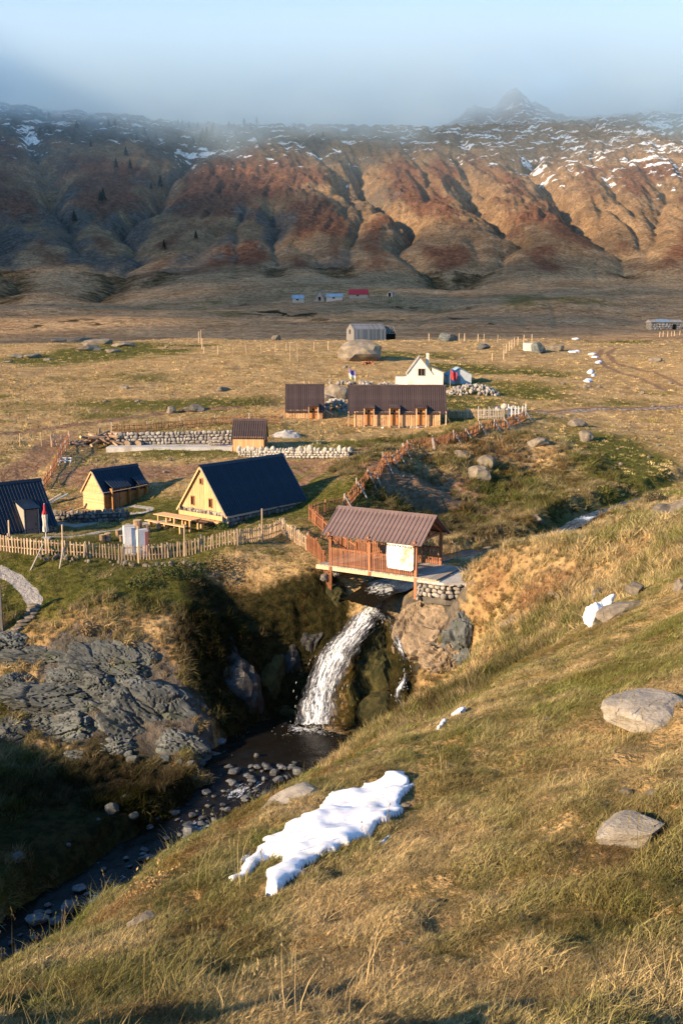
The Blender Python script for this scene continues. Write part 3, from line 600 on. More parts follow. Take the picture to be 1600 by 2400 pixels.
def lap_boards(par, x0, y0, x1, y1, z0, z1, mat, bh, name='board', clip=None):
    d = Vector((x1-x0, y1-y0, 0)); L_ = d.length; n = max(1, round((z1-z0)/bh)); h = (z1-z0)/n; nrm = Vector((d.y, -d.x, 0)).normalized()
    for i in range(n):
        a, b = z0+i*h, z0+(i+1)*h-.012; t0, t1 = (0, L_) if clip is None else clip((a+b)/2)
        if t1-t0 < .08: continue
        p, q = Vector((x0, y0, 0))+d.normalized()*t0, Vector((x0, y0, 0))+d.normalized()*t1
        v = []
        for z, o in ((a, .045), (b, .025)):
            for c, oo in ((p, 0), (q, 0), (q, o), (p, o)): v.append(c+nrm*oo+Vector((0, 0, z)))
        MB().add(v, [(3,2,1,0),(4,5,6,7),(0,1,5,4),(1,2,6,5),(2,3,7,6),(3,0,4,7)]).build(name, M[mat], par)
def window(par, c, face, w_, h, fm='redwood', cross=False, th=.06):
    c = Vector(c); f = Vector(face); u = Vector((0, 0, 1)).cross(f).normalized(); z = Vector((0, 0, 1)); b = MB(); s = .05
    for sx in (-1, 1): b.beam(c+u*sx*(w_/2)-z*h/2+f*th/2, c+u*sx*(w_/2)+z*h/2+f*th/2, th, s, up=u)
    for sz in (-1, 1): b.beam(c+z*sz*(h/2+.001)-u*(w_/2+s/2)+f*(th/2+.002), c+z*sz*(h/2+.001)+u*(w_/2+s/2)+f*(th/2+.002), th, s)
    if cross: b.beam(c-z*h/2+f*th*.5, c+z*h/2+f*th*.5, th*.6, s*.6, up=u)
    fr = b.build('window', M[fm], par)
    MB().add([c-u*w_/2-z*h/2+f*.012, c+u*w_/2-z*h/2+f*.012, c+u*w_/2+z*h/2+f*.012, c-u*w_/2+z*h/2+f*.012], [(0,1,2,3)]).build('pane', M['glass'], fr)
    return fr
_rk = {}
def rock_mesh(seed, sub=2, cuts=9, rough=.10, flat=(1, 1, 1), mat='stone'):
    key = (seed, sub, cuts, rough, flat, mat)
    if key in _rk: return _rk[key]
    r_ = random.Random(seed*31+5); bm = bmesh.new(); bmesh.ops.create_icosphere(bm, subdivisions=sub, radius=1)
    pl = []
    for i in range(cuts):
        n = Vector((r_.gauss(0, 1), r_.gauss(0, 1), r_.gauss(0, .8))).normalized(); pl.append((n, r_.uniform(.52, .82)))
    of = r_.uniform(0, 90)
    from mathutils import noise as mn
    for v in bm.verts:
        for n, d in pl:
            e = v.co.dot(n)-d
            if e > 0: v.co -= n*e*.93
        v.co *= 1+rough*mn.noise(v.co*2.1+Vector((of, 0, 0)))+rough*.5*mn.noise(v.co*5+Vector((0, of, 0)))
        v.co = Vector((v.co.x*flat[0], v.co.y*flat[1], v.co.z*flat[2]))
    me = bpy.data.meshes.new('rock'); bm.to_mesh(me); bm.free(); me.materials.append(M[mat]); _rk[key] = me; return me
def stone_face(par, x0, x1, z0, z1, sz, mat, frame, thick=.16, var=8, jit=.2, bot=None):
    """stones laid in uneven courses on a wall face; frame(u, z, out) gives the local point and the facing"""
    z = z0; n = 0
    while z < z1-.02:
        h = min(sz*rng.uniform(.75, 1.2), z1-z+.05); u = x0+rng.uniform(-.3, 0)*sz
        while u < x1-.03:
            w_ = sz*rng.uniform(.8, 1.9); w2 = min(w_, x1-u)
            if w2 > .05:
                zz = z if bot is None else max(z, bot(u+w2/2))
                p, rz_ = frame(u+w2/2, zz+h/2, rng.uniform(-.03, .03))
                o = link('stone', rock_mesh(rng.randrange(var), 2, 10, .08, (1, 1, 1), mat), None, par)
                o.location = p; o.rotation_euler = (rng.uniform(-.1, .1), rng.uniform(-jit, jit), rz_); o.scale = (w2*.60, thick, h*.60); n += 1
            u += w_
        z += h*.93
    return n
def loc_frame(y=None, x=None, rz=0):
    if y is not None: return lambda u, z, o: ((u, y+o, z), 0.0)
    return lambda u, z, o: ((x+o, u, z), math.pi/2)
def ground_block(par, x0, y0, x1, y1, z0, z1, mat, name='foundation'):
    return MB().box(x0, y0, z0, x1, y1, z1).build(name, M[mat], par)

# ------------------------------------------------------------------ houses
def barn_house():
    a = R(51); L_, W = 7.3, 4.2; B = Vector(ZY(531, 1238, 10.1)); ax = Vector((math.cos(a), math.sin(a), 0)); ay = Vector((-math.sin(a), math.cos(a), 0))
    c = B+ax*L_/2+ay*W/2
    t = empty('timber_house', c, 'steep timber house with navy metal roof, stone base and three small gable windows', 'house', rz=a)
    KEEP.append((c.x, c.y, 3.2)); sh, ap, ev = .95, 3.72, .95
    ground_block(t, -L_/2+.12, -W/2+.12, L_/2-.12, W/2-.12, -.7, sh-.02, 'mortar')
    stone_face(t, -L_/2, L_/2, -.25, sh-.12, .30, 'dark_stone', loc_frame(y=-W/2+.08))  # long side in darker stone, its shade put into the colour
    stone_face(t, -W/2, W/2, -.1, sh-.03, .26, 'stone', loc_frame(x=-L_/2+.08), thick=.14)
    MB().beam((-L_/2-.02, -W/2-.02, sh-.28), (L_/2, -W/2-.02, sh-.22), .10, .12).build('sill_beam', M['grey_wood'], t)
    gable_boards(t, -L_/2, W-.1, sh, ev+.02, ap, 'pine', .21, out=-1); gable_boards(t, L_/2, W-.1, sh, ev+.02, ap, 'pine', .30, out=1)
    MB().box(-L_/2+.05, -W/2+.1, sh-.1, L_/2-.05, W/2-.1, sh+.02).build('floor_deck', M['grey_wood'], t)
    gable_roof(t, L_, W, ev, ap, 'navy', .20, .22, .22); bargeboards(t, L_, W, ev, ap, 'pine', .22, .22, h=.10)
    for y, z, w_, h in ((.02, 2.75, .22, .36), (.85, 1.45, .25, .55), (-.78, 1.45, .25, .55)): window(t, (-L_/2-.055, y, z), (-1, 0, 0), w_, h)
    for y in (-1.95, -.75, .95, 1.98): MB().tube((-L_/2-.16, y, -.1), (-L_/2-.16, y, sh+.06), .05, n=6).build('post', M['grey_wood'], t)
    b = MB(); b.box(-L_/2-.42, -1.95, .42, -L_/2-.22, 1.95, .47); bb = empty('plank_bench', (0,0,0), 'long plank bench with a backboard against the stone base of the navy roofed house', 'bench')
    bb.location = c; bb.rotation_euler.z = a
    MB().box(-L_/2-.60, -1.98, .36, -L_/2-.26, 1.98, .42).build('seat', M['pine'], bb); MB().box(-L_/2-.25, -1.98, .46, -L_/2-.205, 1.98, .74).build('backboard', M['pine'], bb)
    for y in (-1.7, 0, 1.7): MB().box(-L_/2-.52, y-.05, -.2, -L_/2-.30, y+.05, .36).build('leg', M['pine'], bb)
    # long table with side benches in front of the gable
    tb = empty('picnic_table', c+ax*(-L_/2-1.75)+ay*.45, 'long pale plank picnic table in front of the timber gable', 'table', rz=a)
    for i in range(4): MB().box(-.44+i*.22, -1.75, .68, -.44+i*.22+.205, 1.75, .725).build('top_plank', M['pine'], tb)
    for x in (-.36, .30):
        for y in (-1.5, -.1, 1.4): MB().box(x, y-.05, -.35, x+.09, y+.05, .68).build('leg', M['pine'], tb)
    for x, lb in ((-.95, 'low plank bench on the open side of the picnic table'), (.78, 'low plank bench between the picnic table and the house')):
        s = empty('bench', c+ax*(-L_/2-1.75+x)+ay*.45, lb, 'bench', rz=a)
        MB().box(-.15, -1.8, .38, .15, 1.8, .43).build('seat', M['pine'], s)
        for y in (-1.4, 0, 1.4): MB().box(-.12, y-.05, -.35, .12, y+.05, .38).build('leg', M['pine'], s)
barn_house()
def amber_house():
    a = R(53); L_, W = 3.9, 2.2; B = Vector(ZY(245, 1197, 9.9)); ax = Vector((math.cos(a), math.sin(a), 0)); ay = Vector((-math.sin(a), math.cos(a), 0))
    c = B+ax*L_/2+ay*W/2; t = empty('amber_cottage', c, 'small amber board cottage with navy roof, pale gable and two projecting door porches', 'cottage', rz=a)
    KEEP.append((c.x, c.y, 2.1)); ev, ap = 1.32, 2.72
    ground_block(t, -L_/2+.03, -W/2+.03, L_/2-.03, W/2-.03, -.5, ev, 'amber', 'wall')
    g = lambda z: (0, W) if z < ev else (W/2*(z-ev)/(ap-ev)+.02, W-W/2*(z-ev)/(ap-ev)-.02)
    lap_boards(t, -L_/2, W/2, -L_/2, -W/2, -.1, ap-.05, 'pine', .105, clip=g)
    lap_boards(t, -L_/2, -W/2, L_/2, -W/2, -.1, ev, 'amber', .105)
    lap_boards(t, L_/2, -W/2, L_/2, W/2, -.1, ap-.05, 'amber', .14, clip=g)
    MB().prism([(-W/2+.04, ev), (W/2-.04, ev), (0, ap-.06)], 'x', -L_/2+.04, L_/2-.04).build('attic', M['amber'], t)
    gable_roof(t, L_, W, ev, ap, 'navy', .19, .16, .22); bargeboards(t, L_, W, ev, ap, 'pine', .16, .22, h=.08)
    for x0, x1 in ((-1.42, .12), (.95, 1.75)):
        m = MB(); m.beam(((x0+x1)/2, -W/2-.42, 1.50), ((x0+x1)/2, -W/2+.42, 1.98), x1-x0+.1, .04)
        pr = m.build('porch_roof', M['navy'], t)
        n = max(3, int((x1-x0)/.2))
        for i in range(n+1):
            xx = x0-.03+i*(x1-x0+.06)/n; MB().beam((xx, -W/2-.42, 1.54), (xx, -W/2+.42, 2.02), .03, .035).build('rib', M['navy'], pr)
        for x in (x0, x1): MB().box(x-.05, -W/2-.32, -.25, x+.05, -W/2-.05, 1.5).build('side_wall', M['amber'], t)
        w_ = min(.62, x1-x0-.16); xc = x1-.12-w_/2
        d = MB().box(xc-w_/2, -W/2-.09, -.1, xc+w_/2, -W/2-.055, 1.42).build('door', M['door_wood'], t)
        MB().box(xc-w_/2+.06, -W/2-.11, .62, xc-w_/2+.09, -W/2-.09, .76).build('handle', M['dark_iron'], d)
        if x1-x0 > 1.2:
            for i in range(4): MB().box(x0+.06+i*.17, -W/2-.085, -.1, x0+.06+i*.17+.155, -W/2-.05, 1.42).build('board', M['redwood'], t)
amber_house()
def dark_cabin():
    a = R(42); L_, W = 7.5, 4.0; B = Vector(ZY(131, 1245, 10.0)); ax = Vector((math.cos(a), math.sin(a), 0)); ay = Vector((-math.sin(a), math.cos(a), 0))
    c = B-ax*L_/2+ay*W/2; t = empty('navy_roofed_cabin', c, 'low cabin with a large navy metal roof and small door canopy at the left edge', 'cabin', rz=a)
    KEEP.append((c.x, c.y, 3.0)); ev, ap = .42, 3.0
    ground_block(t, -L_/2+.1, -W/2+.1, L_/2-.1, W/2-.1, -.7, ev, 'mortar'); stone_face(t, -L_/2, L_/2, -.3, ev-.05, .26, 'dark_stone', loc_frame(y=-W/2+.06))
    gable_boards(t, L_/2, W-.1, ev, ev+.02, ap, 'redwood', .22, out=1); gable_boards(t, -L_/2, W-.1, ev, ev+.02, ap, 'redwood', .3, out=-1)
    gable_roof(t, L_, W, ev, ap, 'navy', .21, .14, .14)
    x0 = L_/2-1.55
    m = MB(); m.beam((x0, -W/2-.25, 1.62), (x0, -.85, 1.98), 1.05, .05); m.build('door_canopy', M['navy'], t)
    for s in (-1, 1): MB().prism([(-W/2-.1, -.4), (-W/2-.1, 1.60), (-.95, 1.92), (-W/2+.2, .4)], 'x', x0+s*.44-.03, x0+s*.44+.03).build('door_cheek', M['grey_wood'], t)
    d = MB().box(x0-.36, -W/2-.10, -.35, x0+.36, -W/2-.05, 1.55).build('door', M['rust_brown'], t)
    MB().box(x0+.24, -W/2-.13, .55, x0+.28, -W/2-.10, .7).build('handle', M['dark_iron'], d)
dark_cabin()
def stilts(t, x, y0, y1, z):
    MB().tube((x, y0, -.4), (x, y1, z), .06, .05, 6).build('prop_log', M['bark'], t)
def slab_cabin():
    L_, W = 3.55, 3.3; c = Vector(ZY(670, 1000, 12.9)); a = R(2); c = c+Vector((L_/2+.05, W/2, 0))
    t = empty('slab_cabin', c, 'small brown metal roofed cabin of upright bark slabs with a single door', 'cabin', rz=a); KEEP.append((c.x, c.y, 2.4))
    ev, ap = 1.66, 4.05
    ground_block(t, -L_/2+.06, -W/2+.06, L_/2-.06, W/2-.06, .25, ev, 'slabwood', 'wall')
    side_boards(t, -W/2, -L_/2, L_/2, .22, ev, 'slabwood', .165, 'wall_slab', .05, .004, rnd=True, skip=[(.42, 1.22)])
    gable_boards(t, L_/2, W-.1, .25, ev, ap, 'redwood', .25, 'plank', out=1); gable_boards(t, -L_/2, W-.1, .25, ev, ap, 'redwood', .3, 'plank', out=-1)
    gable_roof(t, L_, W, ev, ap, 'brown_metal', .20, .16, .30)
    for x in (-L_/2+.1, -.2, L_/2-.1):
        for y in (-W/2+.1, W/2-.1): MB().tube((x, y, -.5), (x, y, .3), .10, n=6).build('foundation_post', M['grey_wood'], t)
    entrance(t, .82, -W/2, .38, 1.85)
    stilts(t, L_/2+.75, -.6, -1.2, 1.9); stilts(t, L_/2+1.25, -1.3, -.2, 1.4)
    MB().beam((L_/2, -1.3, 1.75), (L_/2+1.0, -1.25, 1.15), .08, .08).build('prop_beam', M['grey_wood'], t)
def entrance(t, x, y, zf, ht):
    w_ = .76; d = MB().box(x-w_/2, y-.10, zf, x+w_/2, y-.05, zf+ht-.25).build('door', M['door_wood'], t)
    MB().box(x-.10, y-.112, zf+ht-.62, x+.10, y-.10, zf+ht-.42).build('pane', M['glass'], d); MB().box(x+.24, y-.125, zf+.75, x+.28, y-.10, zf+.9).build('handle', M['dark_iron'], d)
    for s in (-1, 1): MB().box(x+s*(w_/2+.07)-.05, y-.42, -.35, x+s*(w_/2+.07)+.05, y-.30, zf+ht-.2).build('porch_post', M['picket'], t)
    for s in (-1, 1): MB().prism([(y-.3, zf+1.1), (y+.02, zf+1.1), (y+.62, zf+ht+.0), (y-.3, zf+ht-.22)], 'x', x+s*(w_/2+.05)-.025, x+s*(w_/2+.05)+.025).build('dormer_cheek', M['slabwood'], t)
    m = MB().beam((x, y-.52, zf+ht-.20), (x, y+.80, zf+ht+.14), w_+.34, .05).build('porch_roof', M['brown_metal'], t)
    st = MB()
    for i in range(3): MB().box(x-w_/2-.02, y-.30-.24*(2-i), zf-.42+i*.17-.04, x+w_/2+.02, y-.08-.24*(2-i), zf-.42+i*.17).build('step', M['grey_wood'], t)
slab_cabin()
def long_cabin():
    L_, W = 8.1, 3.3; c = Vector(ZY(832, 1006, 12.9))+Vector((L_/2, W/2, 0)); t = empty('long_slab_cabin', c, 'long brown metal roofed cabin of upright bark slabs with three orange doors', 'cabin', rz=R(-.5))
    for dx in (-2.6, 0, 2.6): KEEP.append((c.x+dx, c.y, 2.4))
    ev, ap = 1.70, 4.1
    ground_block(t, -L_/2+.06, -W/2+.06, L_/2-.06, W/2-.06, -.6, ev, 'slabwood', 'wall')
    ds = (-2.72, -.30, 2.25)
    side_boards(t, -W/2, -L_/2, L_/2, .30, ev, 'slabwood', .165, 'wall_slab', .05, .004, rnd=True, skip=[(d-.40, d+.40) for d in ds])
    stone_face(t, -L_/2, L_/2, -.3, .28, .34, 'stone', loc_frame(y=-W/2+.05), thick=.12)
    gable_boards(t, L_/2, W-.1, .2, ev, ap, 'slabwood', .3, out=1); gable_boards(t, -L_/2, W-.1, .2, ev, ap, 'slabwood', .3, out=-1)
    gable_roof(t, L_, W, ev, ap, 'brown_metal', .20, .70, .30)
    for d in ds: entrance(t, d, -W/2, .42, 1.85)
    for x in (-L_/2-.6, L_/2+.6):
        for y in (-W/2-.1, W/2): MB().tube((x, y, -.6), (x, y, ev+.02), .065, n=6).build('eave_post', M['picket'], t)
    for x in (-L_/2, L_/2): MB().tube((x, -W/2-.06, -.4), (x, -W/2-.06, ev), .09, n=6).build('corner_post', M['slabwood'], t)
    MB().tube((-L_/2-1.6, -W/2-.2, -.2), (-L_/2-.62, -W/2-.1, 1.3), .06, n=6).build('prop_log', M['bark'], t); MB().tube((L_/2+1.5, -W/2+.4, -.1), (L_/2+.62, -W/2-.1, 1.3), .06, n=6).build('prop_log', M['bark'], t)
    bk = ZY(1006-109, 1009, 12.85); b = MB().tube((0,0,-.1), (0,0,.34), .13, .16, 12); o = b.build('white_bucket', M['white'], loc=bk); tag(o, 'white bucket standing at the stone foot of the long cabin', 'bucket')
long_cabin()
def tiny_hut():
    L_, W = 2.6, 1.9; c = Vector(ZY(548, 1051, 12.45))+Vector((L_/2, W/2, 0)); t = empty('shed', c, 'tiny plank shed with brown metal roof beside the white stone wall', 'shed', rz=R(-4)); KEEP.append((c.x, c.y, 1.9))
    ev, ap = .98, 2.35; ground_block(t, -L_/2+.03, -W/2+.03, L_/2-.03, W/2-.03, -.5, ev, 'pine', 'wall')
    side_boards(t, -W/2, -L_/2, L_/2, -.2, ev, 'pine', .20); gable_boards(t, L_/2, W-.04, -.2, ev, ap, 'amber', .2, out=1); gable_boards(t, -L_/2, W-.04, -.2, ev, ap, 'amber', .2, out=-1)  # gables in amber: the shaded side's darker tone put into the boards
    gable_roof(t, L_, W, ev, ap, 'brown_metal', .19, .14, .20); bargeboards(t, L_, W, ev, ap, 'amber', .14, .2, ends=(1,), h=.08)
    d = MB().box(L_/2+.05, -.35, -.15, L_/2+.085, .30, 1.2).build('door', M['redwood'], t); MB().box(L_/2+.085, .16, .5, L_/2+.11, .2, .62).build('handle', M['dark_iron'], d)
tiny_hut()
def white_house():
    W, L_ = 3.0, 5.0; c = Vector(ZY(985, 906, 15.6))+Vector((0, L_/2, 0)); t = empty('white_house', c, 'white plastered gable house with one window, chimney and a lean-to', 'house', rz=R(90-3)); ev, ap = 1.6, 3.55
    KEEP.append((c.x, c.y, 3)); ap = 3.6
    MB().prism([(-W/2, -.6), (W/2, -.6), (W/2, ev), (0, ap-.08), (-W/2, ev)], 'x', -L_/2, L_/2).build('wall', M['plaster'], t)
    gable_roof(t, L_, W, ev, ap, 'tin', .35, .12, .2)
    MB().prism([(-W/2-1.35, -.6), (-W/2+.02, -.6), (-W/2+.02, 2.25), (-W/2-1.35, 1.72)], 'x', -L_/2-.03, L_/2-1).build('lean_to', M['plaster'], t)
    MB().beam((-.5, -W/2-1.5, 1.72), (-.5, -W/2+.12, 2.34), L_-.8, .06).build('lean_to_roof', M['tin'], t)
    window(t, (-L_/2, -.22, 1.75), (-1, 0, 0), .8, .85, 'grey_wood', True)
    MB().box(-L_/2+.5, -1.12, 1.6, -L_/2+.85, -.77, 4.0).build('chimney', M['plaster'], t)
    MB().box(-L_/2+.3, W/2, -.5, L_/2-1, W/2+1.4, 1.1).build('side_porch', M['plaster'], t)
    s = Vector(ZY(1075, 907, 15.4))+Vector((0, 1.6, 0)); t2 = empty('blue_shed', s, 'pale blue shed with low blue tin gable roof beside the white house', 'shed', rz=R(90+4)); W = 2.9
    MB().prism([(-W/2, -.6), (W/2, -.6), (W/2, 1.5), (0, 2.25), (-W/2, 1.5)], 'x', -1.5, 1.5).build('wall', M['pale_blue'], t2)
    gable_roof(t2, 3.0, W, 1.5, 2.33, 'blue_tin', .3, .12, .18)
    MB().box(-1.56, -.05, -.3, -1.50, .65, 1.35).build('door', M['tin'], t2)
    MB().tube((-1.3, -.2, 1.5), (-1.3, -.2, 3.4), .035, n=5).build('stove_pipe', M['dark_iron'], t2)
    for x in (1046, 1168):
        q = ZY(x, 912, 15.2); 
    w = empty('white_block', at(1240, 822), 'small white plastered block leaning against a dark boulder on the pasture', 'block'); MB().box(-.95, -.7, -.4, .75, .7, 1.3).build('wall', M['plaster'], w); MB().box(-1.0, -.75, 1.3, .8, .75, 1.38).build('cap', M['concrete'], w)
white_house()
def far_barn():
    c = Vector(P(858, 793, 268)); c.z = 20.3; t = empty('old_barn', c, 'ruined wooden barn with grey plank walls and a rusty tin roof with gaps', 'barn', rz=R(26)); t.scale = (.88,)*3; L_, W = 11.0, 4.8; ev, ap = 3.0, 4.7
    ground_block(t, -L_/2+.1, -W/2+.1, L_/2-.1, W/2-.1, -1, ev, 'grey_wood', 'wall')
    side_boards(t, -W/2, -L_/2, L_/2, -.8, ev, 'grey_wood', .45, 'wall_board', .08, .03, rnd=True); gable_boards(t, -L_/2, W-.1, -.5, ev, ap, 'grey_wood', .45, out=-1); gable_boards(t, L_/2, W-.1, -.5, ev, ap, 'grey_wood', .45, out=1)
    window(t, (-L_/2-.06, .0, 2.3), (-1, 0, 0), 1.0, 1.4, 'grey_wood', True, .1)
    gable_roof(t, L_, W, ev, ap, 'tin', .45, .1, .1)
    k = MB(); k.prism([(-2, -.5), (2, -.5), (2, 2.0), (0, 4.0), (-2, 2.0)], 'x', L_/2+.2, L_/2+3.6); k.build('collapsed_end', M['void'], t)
    for i in range(6): MB().beam((L_/2+.6+i*.6, -2.2, 1.7), (L_/2+.6+i*.6, 0, 4.1), .15, .15).build('rafter', M['grey_wood'], t)
far_barn()
def village():
    def hut(px, py, Y, L_, W, ev, ap, rz, wm, rm, name, lab, door=True):
        c = Vector(P(px, py, Y)); c.z = G(c.x, c.y)-.2; t = empty(name, c, lab, 'hut', 'huts of the distant hamlet', rz)
        MB().prism([(-W/2, -1.5), (W/2, -1.5), (W/2, ev), (0, ap-.1), (-W/2, ev)], 'x', -L_/2, L_/2).build('wall', M[wm], t)
        gable_roof(t, L_, W, ev, ap, rm, max(.8, L_/6), .3, .4)
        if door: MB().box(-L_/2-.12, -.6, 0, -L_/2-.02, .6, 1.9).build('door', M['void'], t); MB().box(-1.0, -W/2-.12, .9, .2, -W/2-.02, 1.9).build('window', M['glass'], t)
    hut(698, 710, 500, 5.5, 4, 2.0, 3.6, .1, 'grey_wood', 'blue_tin', 'blue_roofed_hut', 'pale blue roofed hut, leftmost of the far hamlet')
    hut(750, 706, 508, 6, 5, .8, 5.4, R(84), 'grey_wood', 'tin', 'pointed_hut', 'tall pointed A-frame hut in the far hamlet')
    hut(784, 707, 505, 8, 4, 2.0, 3.4, -.05, 'grey_wood', 'blue_tin', 'long_blue_hut', 'long hut with a bright blue roof between the pointed hut and the red roof')
    hut(840, 704, 512, 9.5, 5, 2.0, 4.4, -.06, 'grey_wood', 'red_tin', 'red_roofed_hut', 'hut with a crimson roof in the far hamlet')
    hut(915, 702, 515, 3.4, 3.0, 1.6, 3.0, R(70), 'grey_wood', 'tin', 'grey_hut', 'little grey hut at the right end of the far hamlet')
    f = empty('hamlet_fence', P(800, 712, 497), 'thin paling fence in front of the far hamlet huts', 'fence')
    o = f.location
    for i in range(46):
        px = 690+i*5.6; c = Vector(P(px, 712, 497)); c.z = G(c.x, c.y); MB().box(-.09, -.05, -.4, .09, .05, 1.5+rng.uniform(-.3, .3)).build('paling', M['grey_wood'], f, loc=c-Vector(o))
    c = at(1555, 770, 200); t = empty('stone_ruin', c, 'long grey stone hut ruin with a blue sheet on its roof near the right edge', 'ruin', rz=R(8))
    MB().box(-6, -2, -1.5, 6, 2, 2.2).build('wall', M['dark_stone'], t); stone_face(t, -6, 6, -.4, 2.2, .8, 'stone', loc_frame(y=-2.05), thick=.3)
    MB().beam((-6.3, -2.4, 2.4), (6.3, -2.4, 2.4), .3, .2).build('roof_beam', M['grey_wood'], t); MB().prism([(-2.4, 2.3), (2.4, 2.3), (0, 3.3)], 'x', -6.2, 6.2).build('roof', M['tin'], t); MB().prism([(-2.5, 2.36), (0, 3.42), (0, 3.36), (-2.5, 2.30)], 'x', -3.4, 1.2).build('blue_sheet', M['blue_tin'], t)
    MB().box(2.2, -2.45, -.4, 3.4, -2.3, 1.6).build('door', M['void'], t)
village()
# ------------------------------------------------------------------ covered bridge
def bridge():
    o = Vector(ZY(775, 1325, 9.9)); q = Vector(ZY(974, 1352, 9.9)); d = q-o; a = math.atan2(d.y, d.x); L_ = d.length; W = 3.0
    t = empty('covered_footbridge', o, 'covered wooden footbridge with red brown ribbed roof and red railings above the waterfall', 'bridge', rz=a)
    KEEP.append((o.x+1.5, o.y, 2.8)); KEEP.append((o.x+4, o.y, 2.4))
    for y in (.05, W/2, W-.05): MB().beam((-.9, y, -.16), (L_+1.3, y, -.16), .16, .22).build('girder', M['picket'], t)
    n = 34
    me = MB().box(0, -.10, 0, (L_+1.9)/n-.012, W+.10, .05).me(); me.materials.append(M['grey_wood'])
    for i in range(n): link('deck_plank', me, None, t, loc=(-.7+i*(L_+1.9)/n, 0, -.045+rng.uniform(0, .008)))
    ev, ap = 1.74, 2.78
    for x, lo in ((0, -.35), (L_*.47, -.25), (L_, -1.15)):
        MB().box(x-.075, -.075, lo, x+.075, .075, ev).build('post', M['redwood'], t)
        MB().box(x-.075, W-.075, -.3, x+.075, W+.075, ev).build('post', M['redwood'], t)
        MB().beam((x, -.25, ev+.03), (x, W+.25, ev+.03), .11, .13).build('tie_beam', M['redwood'], t)
        MB().beam((x, W/2, ev), (x, W/2, ap-.1), .11, .11, up=(1,0,0)).build('king_post', M['redwood'], t)
        for s in (-1, 1): MB().beam((x, W/2+s*(W/2+.35), ev-.16), (x, W/2, ap-.10), .09, .11).build('rafter', M['redwood'], t)
    for y in (0, W): MB().beam((-.3, y, ev-.03), (L_+.3, y, ev-.03), .12, .13).build('wall_plate', M['pine'], t)
    hw = W/2; ang = math.atan2(ap-ev, hw); ln = math.hypot(hw, ap-ev)+.35; ov = .42; n = 24; pw = (L_+2*ov)/n
    me = panel_mesh(pw, ln, .03, .04); me.materials.append(M['rust_brown'])
    for i in range(n):
        p = link('roof_panel', me, None, t); p.rotation_euler = (ang, 0, 0); p.location = (-ov+i*pw, -.35*math.cos(ang), ev-.35*math.sin(ang)+.12)
        p = link('roof_panel', me, None, t); p.rotation_euler = (ang, 0, math.pi); p.location = (L_+ov-i*pw, W+.35*math.cos(ang), ev-.35*math.sin(ang)+.12)
    MB().prism([(hw-.16, ap+.02), (hw, ap+.15), (hw+.16, ap+.02), (hw+.16, ap+.05), (hw, ap+.19), (hw-.16, ap+.05)], 'x', -ov-.02, L_+ov+.02).build('ridge_cap', M['rust_brown'], t)
    k = MB()
    for j in range(int((L_+.8)/.3)): MB().beam((-.4+j*.3, -.30, ev-.14), (-.4+j*.3, -.30, ev-.22), .05, .05, up=(1,0,0)).build('rafter_tail', M['redwood'], t)
    for y in (0, W):
        for z in (.12, .92): MB().beam((-.05, y, z), (L_+.0, y, z), .06, .08).build('rail', M['redwood'], t)
        m2 = MB().box(-.03, -.02, 0, .03, .02, .96).me(); m2.materials.append(M['redwood'])
        nb = 40
        for i in range(nb): link('baluster', m2, None, t, loc=(.12+i*(L_-.2)/nb, y-.045, .04), rot=(0, rng.uniform(-.02, .02), 0))
    # notice board tied to the front right post
    bd = empty('notice_board', o+Matrix.Rotation(a, 3, 'Z') @ Vector((L_-.04, -.16, 0)), 'large white weathered notice board with a faded map, fixed to the bridge railing', 'sign', rz=a)
    b = MB(); pts = [(-1.50, .47), (-1.46, .33), (-.16, .30), (-.02, .40), (.0, 1.60), (-1.52, 1.66), (-1.55, 1.0)]
    b.prism(pts, 'y', -.02, .02); b.build('board', board_mat(), bd)
    for x in (-1.3, -.2): MB().beam((x, .04, .4), (x, .04, 1.6), .05, .04, up=(1,0,0)).build('batten', M['grey_wood'], bd)
    MB().beam((-1.53, -.005, 1.69), (.02, -.005, 1.63), .06, .05).build('top_strip', M['picket'], bd)
    # stone abutment with paved top
    ab = empty('stone_abutment', o+Matrix.Rotation(a, 3, 'Z') @ Vector((L_+.1, 0, 0)), 'pale stone abutment with a paved top carrying the right end of the bridge', 'wall', rz=a)
    MB().prism([(.12, .15), (1.5, .15), (2.72, .86), (2.95, 1.6), (2.7, W+.1), (.12, W+.1)], 'z', -1.3, -.22).build('core', M['mortar'], ab)
    poly = [(.02, -.12), (1.5, -.15), (2.55, .55), (3.1, 1.5), (2.7, 3.0), (1.4, 3.3), (.05, 3.1)]
    MB().prism(poly, 'z', -.22, -.10).build('paving', M['concrete'], ab)
    stone_face(ab, 0.0, 2.8, -.95, -.2, .24, 'stone', lambda u, z, ou: ((u, .02+max(0, u-1.5)*.55+ou, z), .35 if u > 1.5 else 0), thick=.16)
    stone_face(ab, -.1, .9, -1.2, -.2, .24, 'stone', loc_frame(x=.06), thick=.14)
    for i in range(3):
        v = Vector((-.55+i*.1, -.1+i*1.5, -.75)); link('stone', rock_mesh(i, 2, 10, .08, (1,1,1), 'dark_stone'), None, ab, loc=Matrix.Identity(3) @ Vector((-L_-.5+i*.15, .1+i*1.0, -.7)), scale=(.34, .34, .26))
    return t
